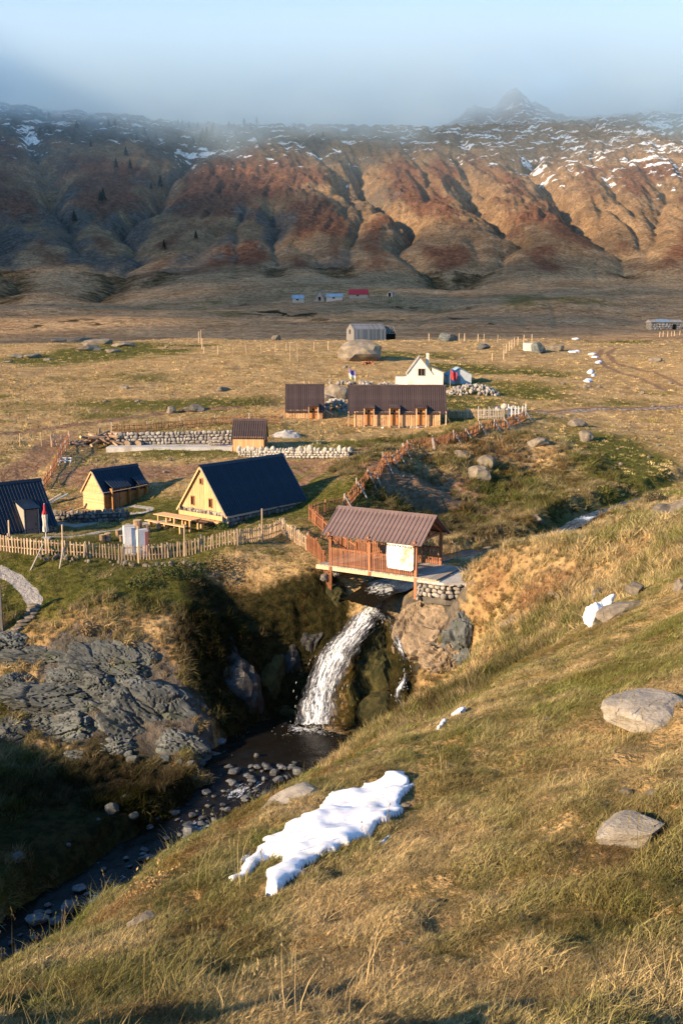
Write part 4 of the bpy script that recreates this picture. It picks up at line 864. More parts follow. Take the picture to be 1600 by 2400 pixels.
def board_mat():
    k = N('faded_map_print'); p = k.pos(); n = k.noise(k.map(p, (1.6, 1, 1.6)), 1.0, 4, .6); f = k.noise(k.map(p, (9, 1, 9)), 1.0, 4, .65)
    s = k.n('ShaderNodeSeparateXYZ', {'Vector': p}).outputs
    reg = k.ma('MULTIPLY', k.rng(s[0], -.95, -.7), k.ma('MULTIPLY', k.rng(s[2], .38, .6), k.rng(s[2], 1.62, 1.45)))
    msk = k.ma('MULTIPLY', reg, k.rng(k.ma('ADD', n, k.ma('MULTIPLY', f, .5)), .66, .84))
    c = k.mix(msk, (.78, .74, .68), k.mix(k.rng(f, .4, .6), (.50, .36, .22), (.34, .30, .24)))
    m2 = k.ma('MULTIPLY', k.rng(s[0], -.9, -1.2), k.rng(k.noise(k.map(p, (14, 1, 22)), 1.0, 2, .5), .60, .66)); c = k.mix(m2, c, (.48, .44, .40))
    m3 = k.ma('MULTIPLY', k.rng(s[2], 1.45, 1.5), k.rng(k.noise(k.map(p, (30, 1, 12)), 1.0, 2, .5), .54, .60)); c = k.mix(m3, c, (.30, .27, .25))
    return k.done(k.bsdf(c, .6))
bridge()

# ------------------------------------------------------------------ fences
def fence(name, label, pts, step, h, mat, w_=.07, t_=.03, rails=(.25, .7), post_every=2.2, pmat=None, ph=None, lean=.05, group=None, sink=.08, braces=None, hv=.06, point=True, zfix=None):
    """paling fence along world points; every paling, rail length and post is a part"""
    P_ = [Vector((p[0], p[1], 0)) for p in pts]; root = Vector(pts[0]); root.z = G(root.x, root.y)
    f = empty(name, root, label, 'fence', group)
    seg = [(P_[i+1]-P_[i]).length for i in range(len(P_)-1)]; tot = sum(seg)
    def pt(s):
        for i, l in enumerate(seg):
            if s <= l or i == len(seg)-1:
                q = P_[i]+(P_[i+1]-P_[i])*(s/l if l else 0); dr = (P_[i+1]-P_[i]).normalized(); return q, dr
            s -= l
    def gz(q): return G(q.x, q.y)
    ms = []
    for i in range(5):
        hh = h*rng.uniform(1-hv, 1+hv); b = MB()
        if point: b.prism([(-w_/2, -sink), (w_/2, -sink), (w_/2*.9, hh-w_*.6), (rng.uniform(-.3, .3)*w_, hh), (-w_/2*.9, hh-w_*.4)], 'y', -t_/2, t_/2)
        else: b.box(-w_/2, -t_/2, -sink, w_/2, t_/2, hh)
        m = b.me(); m.materials.append(M[mat]); ms.append(m)
    n = int(tot/step); zs = []
    ss = np.linspace(0, tot, max(2, n)); qs = [pt(s) for s in ss]; zz = ground(np.array([q.x for q, _ in qs]), np.array([q.y for q, _ in qs]), False)[0]
    zz = np.convolve(np.r_[[zz[0]]*3, zz, [zz[-1]]*3], np.ones(7)/7, 'valid')
    for (q, dr), z in zip(qs, zz):
        o = link('paling', rng.choice(ms), None, f); nrm = Vector((dr.y, -dr.x, 0))
        o.location = Vector((q.x, q.y, float(z)))-root+nrm*.035; o.rotation_euler = (rng.gauss(0, lean), rng.gauss(0, lean), math.atan2(dr.y, dr.x)); o.scale = (rng.uniform(.8, 1.2), 1, rng.uniform(.94, 1.06))
    np_ = max(2, int(round(tot/post_every))+1); prev = None
    for i in range(np_):
        s = tot*i/(np_-1); q, dr = pt(s); z = float(np.interp(s, ss, zz)); nrm = Vector((dr.y, -dr.x, 0)); hh = (ph or h*1.08)*rng.uniform(.93, 1.12)
        b = Vector((q.x, q.y, z))-root-nrm*.05
        MB().tube(b+Vector((0, 0, -.35)), b+Vector((rng.gauss(0, .03), rng.gauss(0, .03), hh)), .055, .05, 7).build('post', M[pmat or mat], f)
        if braces and i % braces[0] == 0:
            g = q+nrm*braces[1]; zb = G(g.x, g.y)
            MB().beam(Vector((g.x, g.y, zb-.1))-root, b+nrm*.08+Vector((0, 0, h*.92)), .05, .16, up=dr).build('brace', M['grey_wood'], f)
        if prev is not None:
            for r_ in rails: MB().beam(prev+Vector((0, 0, h*r_+rng.uniform(-.02, .02))), b+Vector((0, 0, h*r_+rng.uniform(-.02, .02))), .035, .06).build('rail', M[mat], f)
        prev = b
    return f
def wpts(l): return [at(*q) for q in l]
fence('picket_fence', 'pale split picket fence along the terrace edge in front of the houses', wpts([(-60,1284),(0,1290),(100,1300),(200,1308),(326,1313),(430,1304),(556,1277),(659,1249)]), .165, .86, 'picket', .065, pmat='grey_wood', post_every=2.0, rails=(.3, .78), lean=.035)
fence('picket_fence', 'short pale picket fence stepping down to the left end of the bridge', wpts([(663,1251),(690,1270),(719,1290)]), .17, .86, 'picket', .065, pmat='grey_wood', post_every=2.2, rails=(.3, .78), lean=.035)
fence('red_picket_fence', 'short red railing closing the gap between pale pickets and the bridge post', [at(721,1291), ZY(745,1308,9.85), ZY(773,1324,9.9)], .13, .95, 'redwood', .055, rails=(.15, .9), post_every=1.3, lean=.015)
o_ = Vector(ZY(775,1325,9.9)); q_ = Vector(ZY(974,1352,9.9)); d_ = (q_-o_).normalized(); n_ = Vector((-d_.y, d_.x, 0)); bl = o_+n_*2.95
fence('red_picket_fence', 'curving red picket fence behind the left end of the bridge', [bl, bl-d_*.9+n_*.2, at(730,1226), at(727,1218), at(745,1210), at(790,1200), at(808,1196)], .15, .90, 'redwood', .06, rails=(.2, .85), post_every=1.5, lean=.03)
fence('stake_fence', 'long reddish stake fence with grey braces climbing the slope past the long cabin', wpts([(808,1196),(850,1150),(890,1113),(930,1085),(957,1057),(1000,1050),(1050,1040),(1100,1027),(1160,1008),(1210,993),(1230,983)]), .135, .95, 'red_picket', .07, pmat='grey_wood', post_every=2.4, rails=(.3, .75), lean=.05, braces=(1, .75), hv=.10)
fence('stake_fence', 'dark stake fence on the far side of the yard behind the long cabin', wpts([(1052,979),(1090,979),(1134,978)]), .14, .85, 'picket', .06, post_every=2.2, rails=(.3, .75))
fence('stake_fence', 'reddish stake fence running above the dry stone retaining wall', wpts([(262,1016),(344,1012),(437,1003),(527,994),(600,992),(661,993)]), .22, .85, 'red_picket', .06, pmat='grey_wood', post_every=3.4, rails=(.3, .75), lean=.06)
fence('stake_fence', 'red stake fence dropping down the bank on the left above the navy roofed cabin', wpts([(163,1042),(150,1062),(135,1095),(112,1135),(100,1152)]), .17, .95, 'red_picket', .07, pmat='grey_wood', post_every=2.2, rails=(.3, .75), lean=.05)
fence('stake_fence', 'pale crooked pickets beside the log pile', wpts([(122,1047),(140,1044),(162,1041)]), .22, 1.0, 'picket', .09, rails=(.3, .75), post_every=1.6, lean=.1)
fence('paling_fence', 'white palings standing at the yard corner beside the leaning gate', wpts([(1190,978),(1210,976),(1230,975)]), .26, 1.05, 'white', .12, t_=.03, rails=(.3, .75), post_every=1.6)
def gate():
    c = at(1150, 983); g = empty('yard_gate', c, 'leaning grey wooden yard gate of thin slats', 'gate', rz=R(-8))
    for i in range(15): MB().box(-1.1+i*.16, -.02, .05, -1.04+i*.16, .02, 1.05+rng.uniform(-.05, .05)).build('slat', M['grey_wood'], g)
    for z in (.25, .85): MB().beam((-1.15, .04, z), (1.25, .04, z+.1), .04, .09).build('rail', M['grey_wood'], g)
    MB().beam((-1.15, .08, .2), (1.2, .08, .95), .04, .09).build('diagonal', M['grey_wood'], g)
    for x in (-1.2, -.2, 1.25): MB().tube((x, .06, -.4), (x, .06, 1.25), .06, n=6).build('post', M['grey_wood'], g)
gate()
def post_line(label, pts, h, sp=.05):
    c = at(*pts[0]); f = empty('wire_fence', c, label, 'fence')
    for q in pts:
        p = at(q[0], q[1], 60); hh = q[2] if len(q) > 2 else h
        MB().tube((0,0,-.4), (rng.gauss(0,.05), rng.gauss(0,.05), hh), sp, sp*.85, 5).build('post', M['picket'], f, loc=p-c)
post_line('row of thin pale fence posts along the left crest of the pasture', [(511,830),(547,828),(577,827),(613,826),(645,824),(671,823),(736,821),(769,821)], 1.4, .07)
post_line('pair of tall pale poles standing on the pasture', [(680,847,2.6),(698,847,2.5)], 2.5, .07)
post_line('crooked cluster of pale posts left on the pasture crest', [(466,804,2.2),(471,806,2.6),(474,818,1.8),(479,829,1.1)], 2, .09)
post_line('row of short posts along the middle crest of the pasture', [(1005,799),(1075,800),(1088,800),(1120,801),(1134,801),(1166,803)], 1.5, .09)
post_line('line of posts leading to the white block on the pasture', [(1180,842,1.5),(1181,832,1.5),(1185,828,1.5),(1193,822,1.6),(1199,818,1.6),(1205,812,1.6),(1213,810,1.6),(1226,806,1.7),(1246,804,1.7),(1153,845,1.2)], 1.5, .08)
post_line('row of fence posts at the right edge of the pasture', [(1545,790),(1553,789),(1564,789),(1573,788),(1580,787),(1592,787)], 1.6, .1)
post_line('two wire fence posts left of the log pile', [(47,1046,1.1),(98,1046,1.2)], 1.1, .05)
for px, py, h, lb in ((23,1287,1.6,'tall lamp pole at the left end of the picket fence'), (148,1302,1.7,'tall pole rising from the picket fence near the closed umbrella'), (433,1308,1.9,'tall pole rising from the picket fence below the picnic table'), (614,1273,2.0,'tall pole rising from the picket fence near the stone base of the house'), (325,1322,2.1,'tall pole in front of the drink fridges')):
    p = at(px, py); o = MB().tube((0,0,-.3), (.02,.02,h), .05, .04, 7).build('pole', M['picket'], loc=p); tag(o, lb, 'pole', 'poles along the picket fence')
for a_, b_, lb in (((69,1338),(102,1280),'plank prop leaning on the picket fence, nearest the footpath'), ((139,1331),(149,1288),'plank prop leaning on the picket fence below the closed umbrella')):
    p = at(*a_); q = at(b_[0], b_[1]+28)+Vector((0, .05, .75)); o = MB().beam((0,0,-.1), q-p, .10, .05, up=(1,0,0)).build('prop_plank', M['grey_wood'], loc=p); tag(o, lb, 'prop', 'props of the picket fence')
# ------------------------------------------------------------------ water
def water_mat(name, deep, foamc, flow, rough=.06):
    k = N(name); uv = k.n('ShaderNodeUVMap', uv_map='flow').outputs[0]; fo = k.n('ShaderNodeAttribute', attribute_name='foam').outputs['Fac']
    n1 = k.noise(k.map(uv, flow), 1.0, 6, .68, 1.2); n2 = k.noise(k.map(uv, tuple(f*3.1 for f in flow)), 1.0, 4, .65, .8)
    s = k.ma('ADD', k.ma('MULTIPLY', n1, .62), k.ma('MULTIPLY', n2, .38))
    m = k.rng(k.ma('ADD', fo, k.ma('MULTIPLY', k.ma('SUBTRACT', s, .5), 2.6)), .48, .80)
    b = k.bsdf(k.mix(m, deep, foamc), k.ma('ADD', k.ma('MULTIPLY', m, .5), rough), k.bump(s, .6, .06), Specular_IOR_Level=.16)
    return k, b, m, fo, s
k_, b_, m_, fo_, s_ = water_mat('stream_water', (.010, .0085, .006), (.62, .66, .70), (3.0, 1.6, 1)); M['water'] = k_.done(b_)
k_, b_, m_, fo_, s_ = water_mat('falling_water', (.085, .09, .10), (.80, .83, .86), (10.0, 1.3, 1), .2)
al = k_.rng(k_.ma('ADD', fo_, k_.ma('MULTIPLY', k_.ma('SUBTRACT', s_, .5), 2.4)), .18, .52)
tr = k_.n('ShaderNodeBsdfTransparent'); mm = k_.n('ShaderNodeMixShader', {0: al}); k_.t.links.new(tr.outputs[0], mm.inputs[1]); k_.t.links.new(b_.outputs[0], mm.inputs[2]); M['fall'] = k_.done(mm)
def ribbon(name, pts, halfw, mat, nu, step, foam, zoff=0.0, relief=0.0, dip=0.0, seed=3):
    P_ = [Vector(p) for p in pts]; seg = [(P_[i+1]-P_[i]).length for i in range(len(P_)-1)]; cum = np.r_[0, np.cumsum(seg)]; n = max(8, int(cum[-1]/step))
    s = np.linspace(0, cum[-1], n); A = np.array([tuple(p) for p in P_]); C = np.stack([np.interp(s, cum, A[:, i]) for i in range(3)], -1)
    for i in range(3):
        kk = max(1, int(.5/step)); C[:, i] = np.convolve(np.r_[[C[0, i]]*kk, C[:, i], [C[-1, i]]*kk], np.ones(2*kk+1)/(2*kk+1), 'valid')
    hw = np.interp(s, cum, halfw); T = np.gradient(C, axis=0); T[:, 2] = 0; T /= np.linalg.norm(T, axis=1)[:, None]+1e-9; Sd = np.stack([T[:, 1], -T[:, 0], 0*T[:, 0]], -1)
    for _ in range(6): Sd[1:-1] = (Sd[:-2]+Sd[1:-1]*2+Sd[2:])/4
    u = np.linspace(-1, 1, nu); wob = 1+.25*fbm(s*1.3, s*0+seed, 3, seed)
    X = C[:, None, :]+Sd[:, None, :]*(u[None, :, None]*(hw*wob)[:, None, None])
    U = (u[None, :]*hw[:, None]); SV = np.repeat(s[:, None], nu, 1)
    X[:, :, 2] += zoff-dip*np.abs(u)[None, :]**2.2
    if relief: X[:, :, 2] += relief*(fbm(U*2.6+9, SV*.8, 4, seed+1)*1.4+fbm(U*7, SV*2.2, 3, seed+2)*.8)
    fm = foam(X[:, :, 0], X[:, :, 1], np.abs(u)[None, :]+0*SV, SV/cum[-1])
    f = [(i*nu+j, i*nu+j+1, (i+1)*nu+j+1, (i+1)*nu+j) for i in range(n-1) for j in range(nu-1)]
    me = mesh(name, X.reshape(-1, 3), f); a = me.attributes.new('foam', 'FLOAT', 'POINT'); a.data.foreach_set('value', fm.astype(np.float32).ravel())
    uvl = me.uv_layers.new(name='flow'); li = np.empty(len(me.loops), np.int32); me.loops.foreach_get('vertex_index', li)
    uvl.data.foreach_set('uv', np.stack([U.ravel()[li], SV.ravel()[li]], -1).astype(np.float32).ravel())
    return link(name, me, M[mat], smooth=True)
def foam_at(l, base=0.19):
    L_ = [(*ZY(px, py, z)[:2], r, s) for px, py, z, r, s in l]
    def f(x, y, u, t):
        o = np.full(np.broadcast(x, u).shape, base)
        for cx, cy, r, s in L_: o = np.maximum(o, s*np.exp(-((x-cx)**2+(y-cy)**2)/r**2))
        return o
    return f
ribbon('stream', DOWN, [3.6, 3.7, 3.0, 2.3, 2.2, 2.2, 2.2, 2.2, 2.2, 2.2, 2.2, 2.2, 2.2], 'water', 33, .16,
       foam_at([(735,1697,3.0,1.4,.86), (700,1708,3.0,.7,.7), (800,1715,3,.8,.35), (560,1852,2.75,1.0,.6), (600,1838,2.85,.7,.4), (470,1945,2.45,1.3,.6), (430,1985,2.35,.9,.42), (240,2110,1.95,.9,.62), (275,2090,2.05,.7,.55), (215,2140,1.85,.7,.6), (290,2055,2.15,.5,.35)]), zoff=-.02, relief=.03)['kind'] = 'structure'
ribbon('upper_stream', UP, [1.2, 1.3, 1.4, 1.3, 1.1, .8, .5, .2, .15, .15, .15], 'water', 21, .2,
       foam_at([(893,1375,8.75,1.2,.7), (1180,1284,9.1,1.3,.5), (1120,1298,9.05,1.2,.42), (1230,1274,9.15,1.0,.45), (1375,1213,9.5,1.3,.65), (1400,1220,9.5,1.0,.5), (1060,1312,9,.9,.35)]), zoff=-.05, relief=.05)['kind'] = 'structure'
wf = ribbon('waterfall', FALL, [.38, .76, 1.04, 1.10, 1.04, 1.0, 1.25], 'fall', 64, .045, lambda x, y, u, t: (.62-.52*u**2.0)*(1-.12*np.exp(-((t-.0)/.12)**2))+.05*t, zoff=.06, relief=.12, dip=.22, seed=5)
wf['kind'] = 'structure'
w2 = ribbon('side_cascade', FALL2, [.5, .34, .22, .18, .24, .18, .24], 'fall', 24, .05, lambda x, y, u, t: .40-.5*u**2.4+.30*np.sin(t*17+1), zoff=.10, relief=.10, dip=.10, seed=8); w2['kind'] = 'structure'
def sprays():
    v, f, fo = [], [], []
    for pts, hw, n in ((FALL, .95, 420), (FALL2, .25, 120)):
        A = np.array(pts); cum = np.r_[0, np.cumsum(np.linalg.norm(np.diff(A, axis=0), axis=1))]
        for i in range(n):
            s = rng.uniform(.05, 1)*cum[-1]; p = Vector([np.interp(s, cum, A[:, k]) for k in range(3)]); q = Vector([np.interp(min(s+.15, cum[-1]), cum, A[:, k]) for k in range(3)])
            d = (q-p); d = d.normalized() if d.length > 1e-4 else Vector((0, -.3, -1)); sd = Vector((d.y, -d.x, 0)).normalized(); u = rng.gauss(0, .5)
            c = p+sd*u*hw+Vector((0, 0, .12+rng.uniform(0, .13)-.18*min(1, u*u))); l = rng.uniform(.04, .16); w_ = rng.uniform(.003, .009); b = len(v)
            v += [c-sd*w_, c+sd*w_, c+d*l+sd*w_*.4+Vector((0,0,-.01)), c+d*l-sd*w_*.4+Vector((0,0,-.01))]; f.append((b, b+1, b+2, b+3))
    bx, by, bz = FALL[-1]
    for i in range(420):
        a = rng.uniform(0, 6.283); q = abs(rng.gauss(0, .55)); c = Vector((bx+math.cos(a)*q*1.3, by-.1+math.sin(a)*q*.6, 3.0+abs(rng.gauss(0, .20))*max(0, 1-q))); r_ = rng.uniform(.005, .018); b = len(v)
        v += [c-Vector((r_,0,0)), c+Vector((0,0,-r_*.7)), c+Vector((r_,0,0)), c+Vector((0,0,r_*.7))]; f.append((b, b+1, b+2, b+3))
    o = link('spray', mesh('spray', v, f), M['foam']); o['kind'] = 'stuff'; tag(o, 'white water strands tumbling down the falls', 'spray')
M['foam'] = grainy('white_foam', (.74,.78,.82), (.84,.86,.88), 5, rough=.5, var=.02)
sprays()

# ------------------------------------------------------------------ rocks
M['cliff'] = grainy('lichen_grey_cliff', (.060,.066,.062), (.145,.155,.148), 1.6, (1,1,2.4), .92, .9, .06, .18, dirt=(.075,.092,.045), fine=9)
M['tanrock'] = grainy('tan_brown_crag', (.13,.095,.062), (.27,.205,.135), 1.5, (1,1,1.6), .9, .9, .07, .2, dirt=(.10,.085,.06), fine=8)
M['boulder'] = grainy('grey_boulder', (.125,.105,.08), (.25,.21,.165), 1.6, (1,1,1), .92, .8, .04, .15, dirt=(.19,.175,.09), fine=9)
M['riverstone'] = grainy('wet_river_stone', (.045,.048,.05), (.13,.135,.14), 2.5, (1,1,1), .5, .5, .02, .35, fine=8)
M['wetrock'] = grainy('wet_black_rock', (.018,.018,.018), (.05,.048,.045), 2, (1,1,1), .5, .9, .06, .2)
M['moss_shade'] = grainy('dark_moss', (.018,.020,.006), (.060,.052,.016), 3.5, (1,1,1), .95, 1.0, .08, .25, fine=6)
M['paleboulder'] = grainy('pale_boulder', (.22,.195,.16), (.38,.34,.285), 1.6, (1,1,1), .92, .8, .04, .08, dirt=(.20,.165,.10), fine=9)
def rock(px, py, wpx, label, cat='boulder', name='boulder', mat='boulder', flat=(1, .8, .62), sub=3, sink=.28, seed=None, rz=None, tilt=(0, 0), group=None, keep=True, asp=None, lo=3.0, cuts=10, wet=False):
    p = at(px, py, lo); wz = None
    if wet:
        for _ in range(3): wz = float(pdist(np.array([p.x]), np.array([p.y]), DOWN)[1][0]); p = Vector(ZY(px, py, wz))
    w_ = wpx*p.y/F_PX*.98; s = w_/2/.78; fl = flat if asp is None else (1, .8, asp)
    o = link(name, rock_mesh(rng.randrange(40) if seed is None else seed, sub, cuts, .12, (1, 1, 1), mat))
    o.scale = (s*fl[0], s*fl[1], s*fl[2]); h = s*fl[2]*.75
    o.location = (p.x, p.y+s*fl[1]*.5, (wz if wet else G(p.x, p.y+s*fl[1]*.3))+h*(1-2*sink)); o.rotation_euler = (tilt[0], tilt[1], rng.uniform(-.5, .5) if rz is None else rz)
    tag(o, label, cat, group)
    if keep and p.y < 30: KEEP.append((p.x, p.y+s*fl[1]*.45, s*.48))
    return o
rock(1535,1700,215,'large pale boulder with brown lichen on the near slope at the right edge', asp=.46, seed=3, rz=.1, sink=.38, mat='paleboulder')
rock(1490,1975,185,'flat pale rock set in the turf, lower of the two on the near slope', asp=.34, seed=5, rz=-.25, sink=.40, mat='paleboulder', tilt=(.1,-.12))
rock(676,1888,118,'flat tan slab lying on the crest of the near hill above the snow', asp=.30, seed=8, rz=.25, mat='paleboulder', tilt=(0,-.25))
rock(328,2168,62,'small flat stone on the crest of the near hill at lower left', asp=.38, seed=9, tilt=(0,-.3))
rock(1452,1440,105,'long grey slab resting against the small snow lump', asp=.36, seed=11, tilt=(0,-.25))
rock(1404,1404,42,'brown stone just above the small snow lump', asp=.7, seed=12); rock(1488,1392,40,'pale upright stone on the slope above the grey slab', asp=1.0, seed=14); rock(1596,1385,30,'pale stone cut by the right picture edge above the big boulder', asp=1.2, seed=15)
rock(845,846,92,'huge rounded boulder on the pasture with firewood at its foot', asp=.58, seed=4, sink=.2, cuts=3, lo=60); rock(1262,826,36,'dark boulder behind the white block', asp=.9, seed=16, lo=60, mat='cliff')
rock(1360,1000,44,'smooth pale boulder beside the track, lit by the sun', asp=.5, seed=17, lo=60); rock(1372,1035,34,'pointed boulder on the shaded ravine edge', asp=.9, seed=18, lo=60); rock(1262,1048,44,'tan boulder on top of the sunny knoll', asp=.55, seed=19, lo=60)
rock(1140,1100,44,'upper boulder of the pair below the stake fence', asp=.8, seed=20, lo=50); rock(1118,1128,66,'lower larger boulder of the pair below the stake fence', asp=.6, seed=21, lo=50, rz=-.5)
rock(1085,1072,38,'slanting grey slab just below the stake fence', asp=.5, seed=22, lo=50, tilt=(.3,.4)); rock(1258,1228,30,'single pale stone on the slope above the upper stream', asp=.7, seed=23, lo=45); rock(1145,1294,26,'grey stone in the upper stream', asp=.6, seed=24, lo=45)
rock(1560,1212,70,'pale slabs cropping out on the right skyline of the hill', asp=.5, seed=25, lo=35); rock(1590,1206,50,'pale rock above the skyline slabs at the right edge', asp=.9, seed=26, lo=35); rock(1378,1264,50,'flat stone on the rounded skyline of the right hill', asp=.3, seed=27, lo=35)
rock(400,968,24,'grey stone on the pasture, left of the pair', asp=.8, seed=28, lo=60); rock(448,966,50,'low wide rock on the pasture, right of the pair', asp=.4, seed=29, lo=60); rock(1052,800,40,'dark rock on the middle crest of the pasture', asp=.7, seed=30, lo=100, mat='cliff'); rock(1136,818,30,'dark stone below the middle crest posts', asp=.5, seed=31, lo=80, mat='cliff')
rock(520,916,34,'low rock half sunk in the pasture slope', asp=.4, seed=32, lo=80); rock(290,912,26,'small low rock on the left pasture slope', asp=.4, seed=33, lo=80); rock(1305,822,40,'low rock right of the white block', asp=.5, seed=34, lo=80); rock(1535,848,34,'flat pale stone at the right of the pasture track', asp=.4, seed=35, lo=80); rock(645,798,22,'pale stone on the left crest of the pasture', asp=.8, seed=36, lo=80)
rock(790,935,56,'pale boulder leaning behind the gap between the two slab cabins', asp=.8, seed=37, lo=80); rock(768,942,30,'smaller boulder beside the rubble between the slab cabins', asp=.8, seed=38, lo=80); rock(1310,1330+75,22,'small stone in the heather of the right slope', asp=.6, seed=39)
for px, py, w_ in [(135,800,60),(180,800,90),(230,808,110),(285,812,80),(200,822,90),(30,838,60),(70,838,70),(15,850,40),(110,845,40),(260,826,60)]:
    rock(px, py, w_*.62, 'grey slab in the rocky outcrop on the left rim of the pasture', 'rock', 'slab', 'boulder', asp=.30, lo=90, sub=2, group='slabs of the pasture outcrop', sink=.34)
for i in range(60):
    px, py = rng.choice([(rng.uniform(0,1600), rng.uniform(800,960)), (rng.uniform(1200,1600), rng.uniform(900,1100)), (rng.uniform(880,1300), rng.uniform(1060,1200)), (rng.uniform(160,420), rng.uniform(1075,1140))])
    p = at(px, py, 40); rock(px, py, rng.uniform(6, 15), 'small pale stone lying loose in the grass of the middle slopes', 'stone', 'field_stone', 'boulder', sub=1, asp=.7, lo=40, group='loose stones on the middle slopes')
for i in range(26):
    px, py = rng.uniform(820,1580), rng.uniform(1480,2300)
    if py < 2290-.60*(px-20)+60: continue
    rock(px, py, rng.uniform(10, 26), 'small pale stone in the turf of the near slope', 'stone', 'field_stone', 'boulder', sub=2, asp=.5, group='small stones in the near turf', keep=False, sink=.35)
for px, py, w_ in [(1468,1890-25,34),(1530,1868,36),(1300,1400,30),(1330,1395,26),(1190,1530-60,26),(1205,1462,34)]:
    rock(px, py, w_, 'knobbly stone lying among the heather of the right slope', 'stone', 'field_stone', 'boulder', sub=2, asp=.6, group='stones in the heather', keep=False)
STONES = [(516,1745,27),(547,1817,38),(542,1841,22),(625,1868,33),(603,1856,20),(652,1836,30),(629,1806,22),(661,1806,24),(643,1818,28),(565,1921,29),(453,1916,26),(471,1937,27),(473,1925,22),(442,1945,32),(446,1960,50),(444,1983,42),(475,1952,20),(498,1970,32),(428,1874,20),
  (185,2090,40),(160,2138,52),(113,2144,22),(83,2168,54),(90,2146,26),(129,2168,36),(187,2192,30),(131,2249,27),(317,2064,22),(375,2049,15),(5,2250,26),(111,2126,18),(47,2195,14),(254,2077,22),(312,2081,28),(5,2302,32),(241,2042,18),(303,2034,13),(700,1816,40),(672,1828,22),(684,1800,18),(590,1800,18),(600,1775,16),(690,1790,15),(620,1830,18),(575,1880,18),(520,1900,14),(500,1925,16),(415,1925,15),(420,1960,15),(400,1990,17),(270,2110,16),(295,2140,14),(330,2050,14),(205,2170,20),(60,2230,18),(25,2215,16)]
for i in range(75):
    j = rng.randrange(2, 8); t_ = rng.random(); p_, q_ = DOWN[j], DOWN[j+1]; x_ = p_[0]+(q_[0]-p_[0])*t_+rng.gauss(0, .9); y_ = p_[1]+(q_[1]-p_[1])*t_+rng.gauss(0, .7); z_ = p_[2]+(q_[2]-p_[2])*t_
    v_ = (z_-CAM_Z)/y_; b_ = (v_*CP+SP)/(CP-v_*SP); STONES.append((800+F_PX*x_/y_*(CP+b_*SP), 1200-b_*F_PX, rng.uniform(8, 26)))
for px, py, w_ in STONES: rock(px, py, w_, 'grey wet stone in the dark stream bed', 'stone', 'stream_stone', 'riverstone', sub=2, asp=rng.uniform(.38, .62), sink=.16, lo=22, group='stones in the stream bed', keep=False, cuts=14, wet=True)
for px, py, w_ in [(387,1788,27),(312,1790,33),(446,1797,24),(263,1908,38),(295,1883,30),(312,1922,27),(42,2022,36),(300,1775,24),(420,1790,16),(470,1780,40),(500,1790,46),(35,1858,14),(60,1808,16),(90,1785,20),(540,1770,18),(230,1925,12),(160,1985,12)]:
    rock(px, py, w_, 'grey stone lying on the shaded stream bank', 'stone', 'bank_stone', 'cliff', sub=2, asp=.75, sink=.2, lo=22, group='stones on the shaded stream bank', keep=False)
_sl = {}
def slab_mesh(seed, mat):
    if (seed, mat) in _sl: return _sl[(seed, mat)]
    r_ = random.Random(seed*7+3); bm = bmesh.new(); bmesh.ops.create_cube(bm, size=2); bmesh.ops.subdivide_edges(bm, edges=bm.edges[:], cuts=5, use_grid_fill=True)
    from mathutils import noise as mn
    pl = [(Vector((r_.choice((-1,1))*r_.uniform(.4,1), r_.choice((-1,1))*r_.uniform(.2,1), r_.choice((-1,1))*r_.uniform(.4,1))).normalized(), r_.uniform(.85, 1.2)) for _ in range(8)]; o = Vector((r_.uniform(0, 50), 0, 0))
    sx, sz = r_.uniform(-.25, .25), r_.uniform(-.2, .2)
    for v in bm.verts:
        for n, d in pl:
            e = v.co.dot(n)-d
            if e > 0: v.co -= n*e
        k = v.co.copy(); v.co.x += sx*k.z; v.co.z += sz*k.x
        v.co += Vector((mn.noise(k*1.3+o), mn.noise(k*1.3+o*2), mn.noise(k*1.3+o*3)))*.10+Vector((mn.noise(k*3.5+o), mn.noise(k*3.5+o*2), mn.noise(k*3.5+o*3)))*.055
    me = bpy.data.meshes.new('slab'); bm.to_mesh(me); bm.free(); me.materials.append(M[mat]); _sl[(seed, mat)] = me; return me
def outcrop(name, label, mat, anchor, items, depth=.55, push=.0, tilt0=0.0):
    c = at(*anchor, 30); f = empty(name, c, label, 'outcrop')
    for px, py, w_, h_, rz, ry in items:
        p = at(px, py, 30); k = p.y/F_PX; e = .6
        nx = -(G(p.x+e, p.y)-G(p.x-e, p.y))/(2*e); ny = -(G(p.x, p.y+e)-G(p.x, p.y-e))/(2*e); nrm = Vector((nx, ny, 1)).normalized()
        m = mat if isinstance(mat, str) else rng.choice(mat); push_ = push+rng.uniform(-.12, .12)
        o = link('slab', slab_mesh(rng.randrange(20), m), None, f)
        o.scale = (w_*k*.50, depth*rng.uniform(.7, 1.2), h_*k*.50); o.location = p-c+nrm*(push if isinstance(mat, str) else push_); o.rotation_euler = (tilt0+rng.uniform(-.15, .15), ry, rz)
    return f
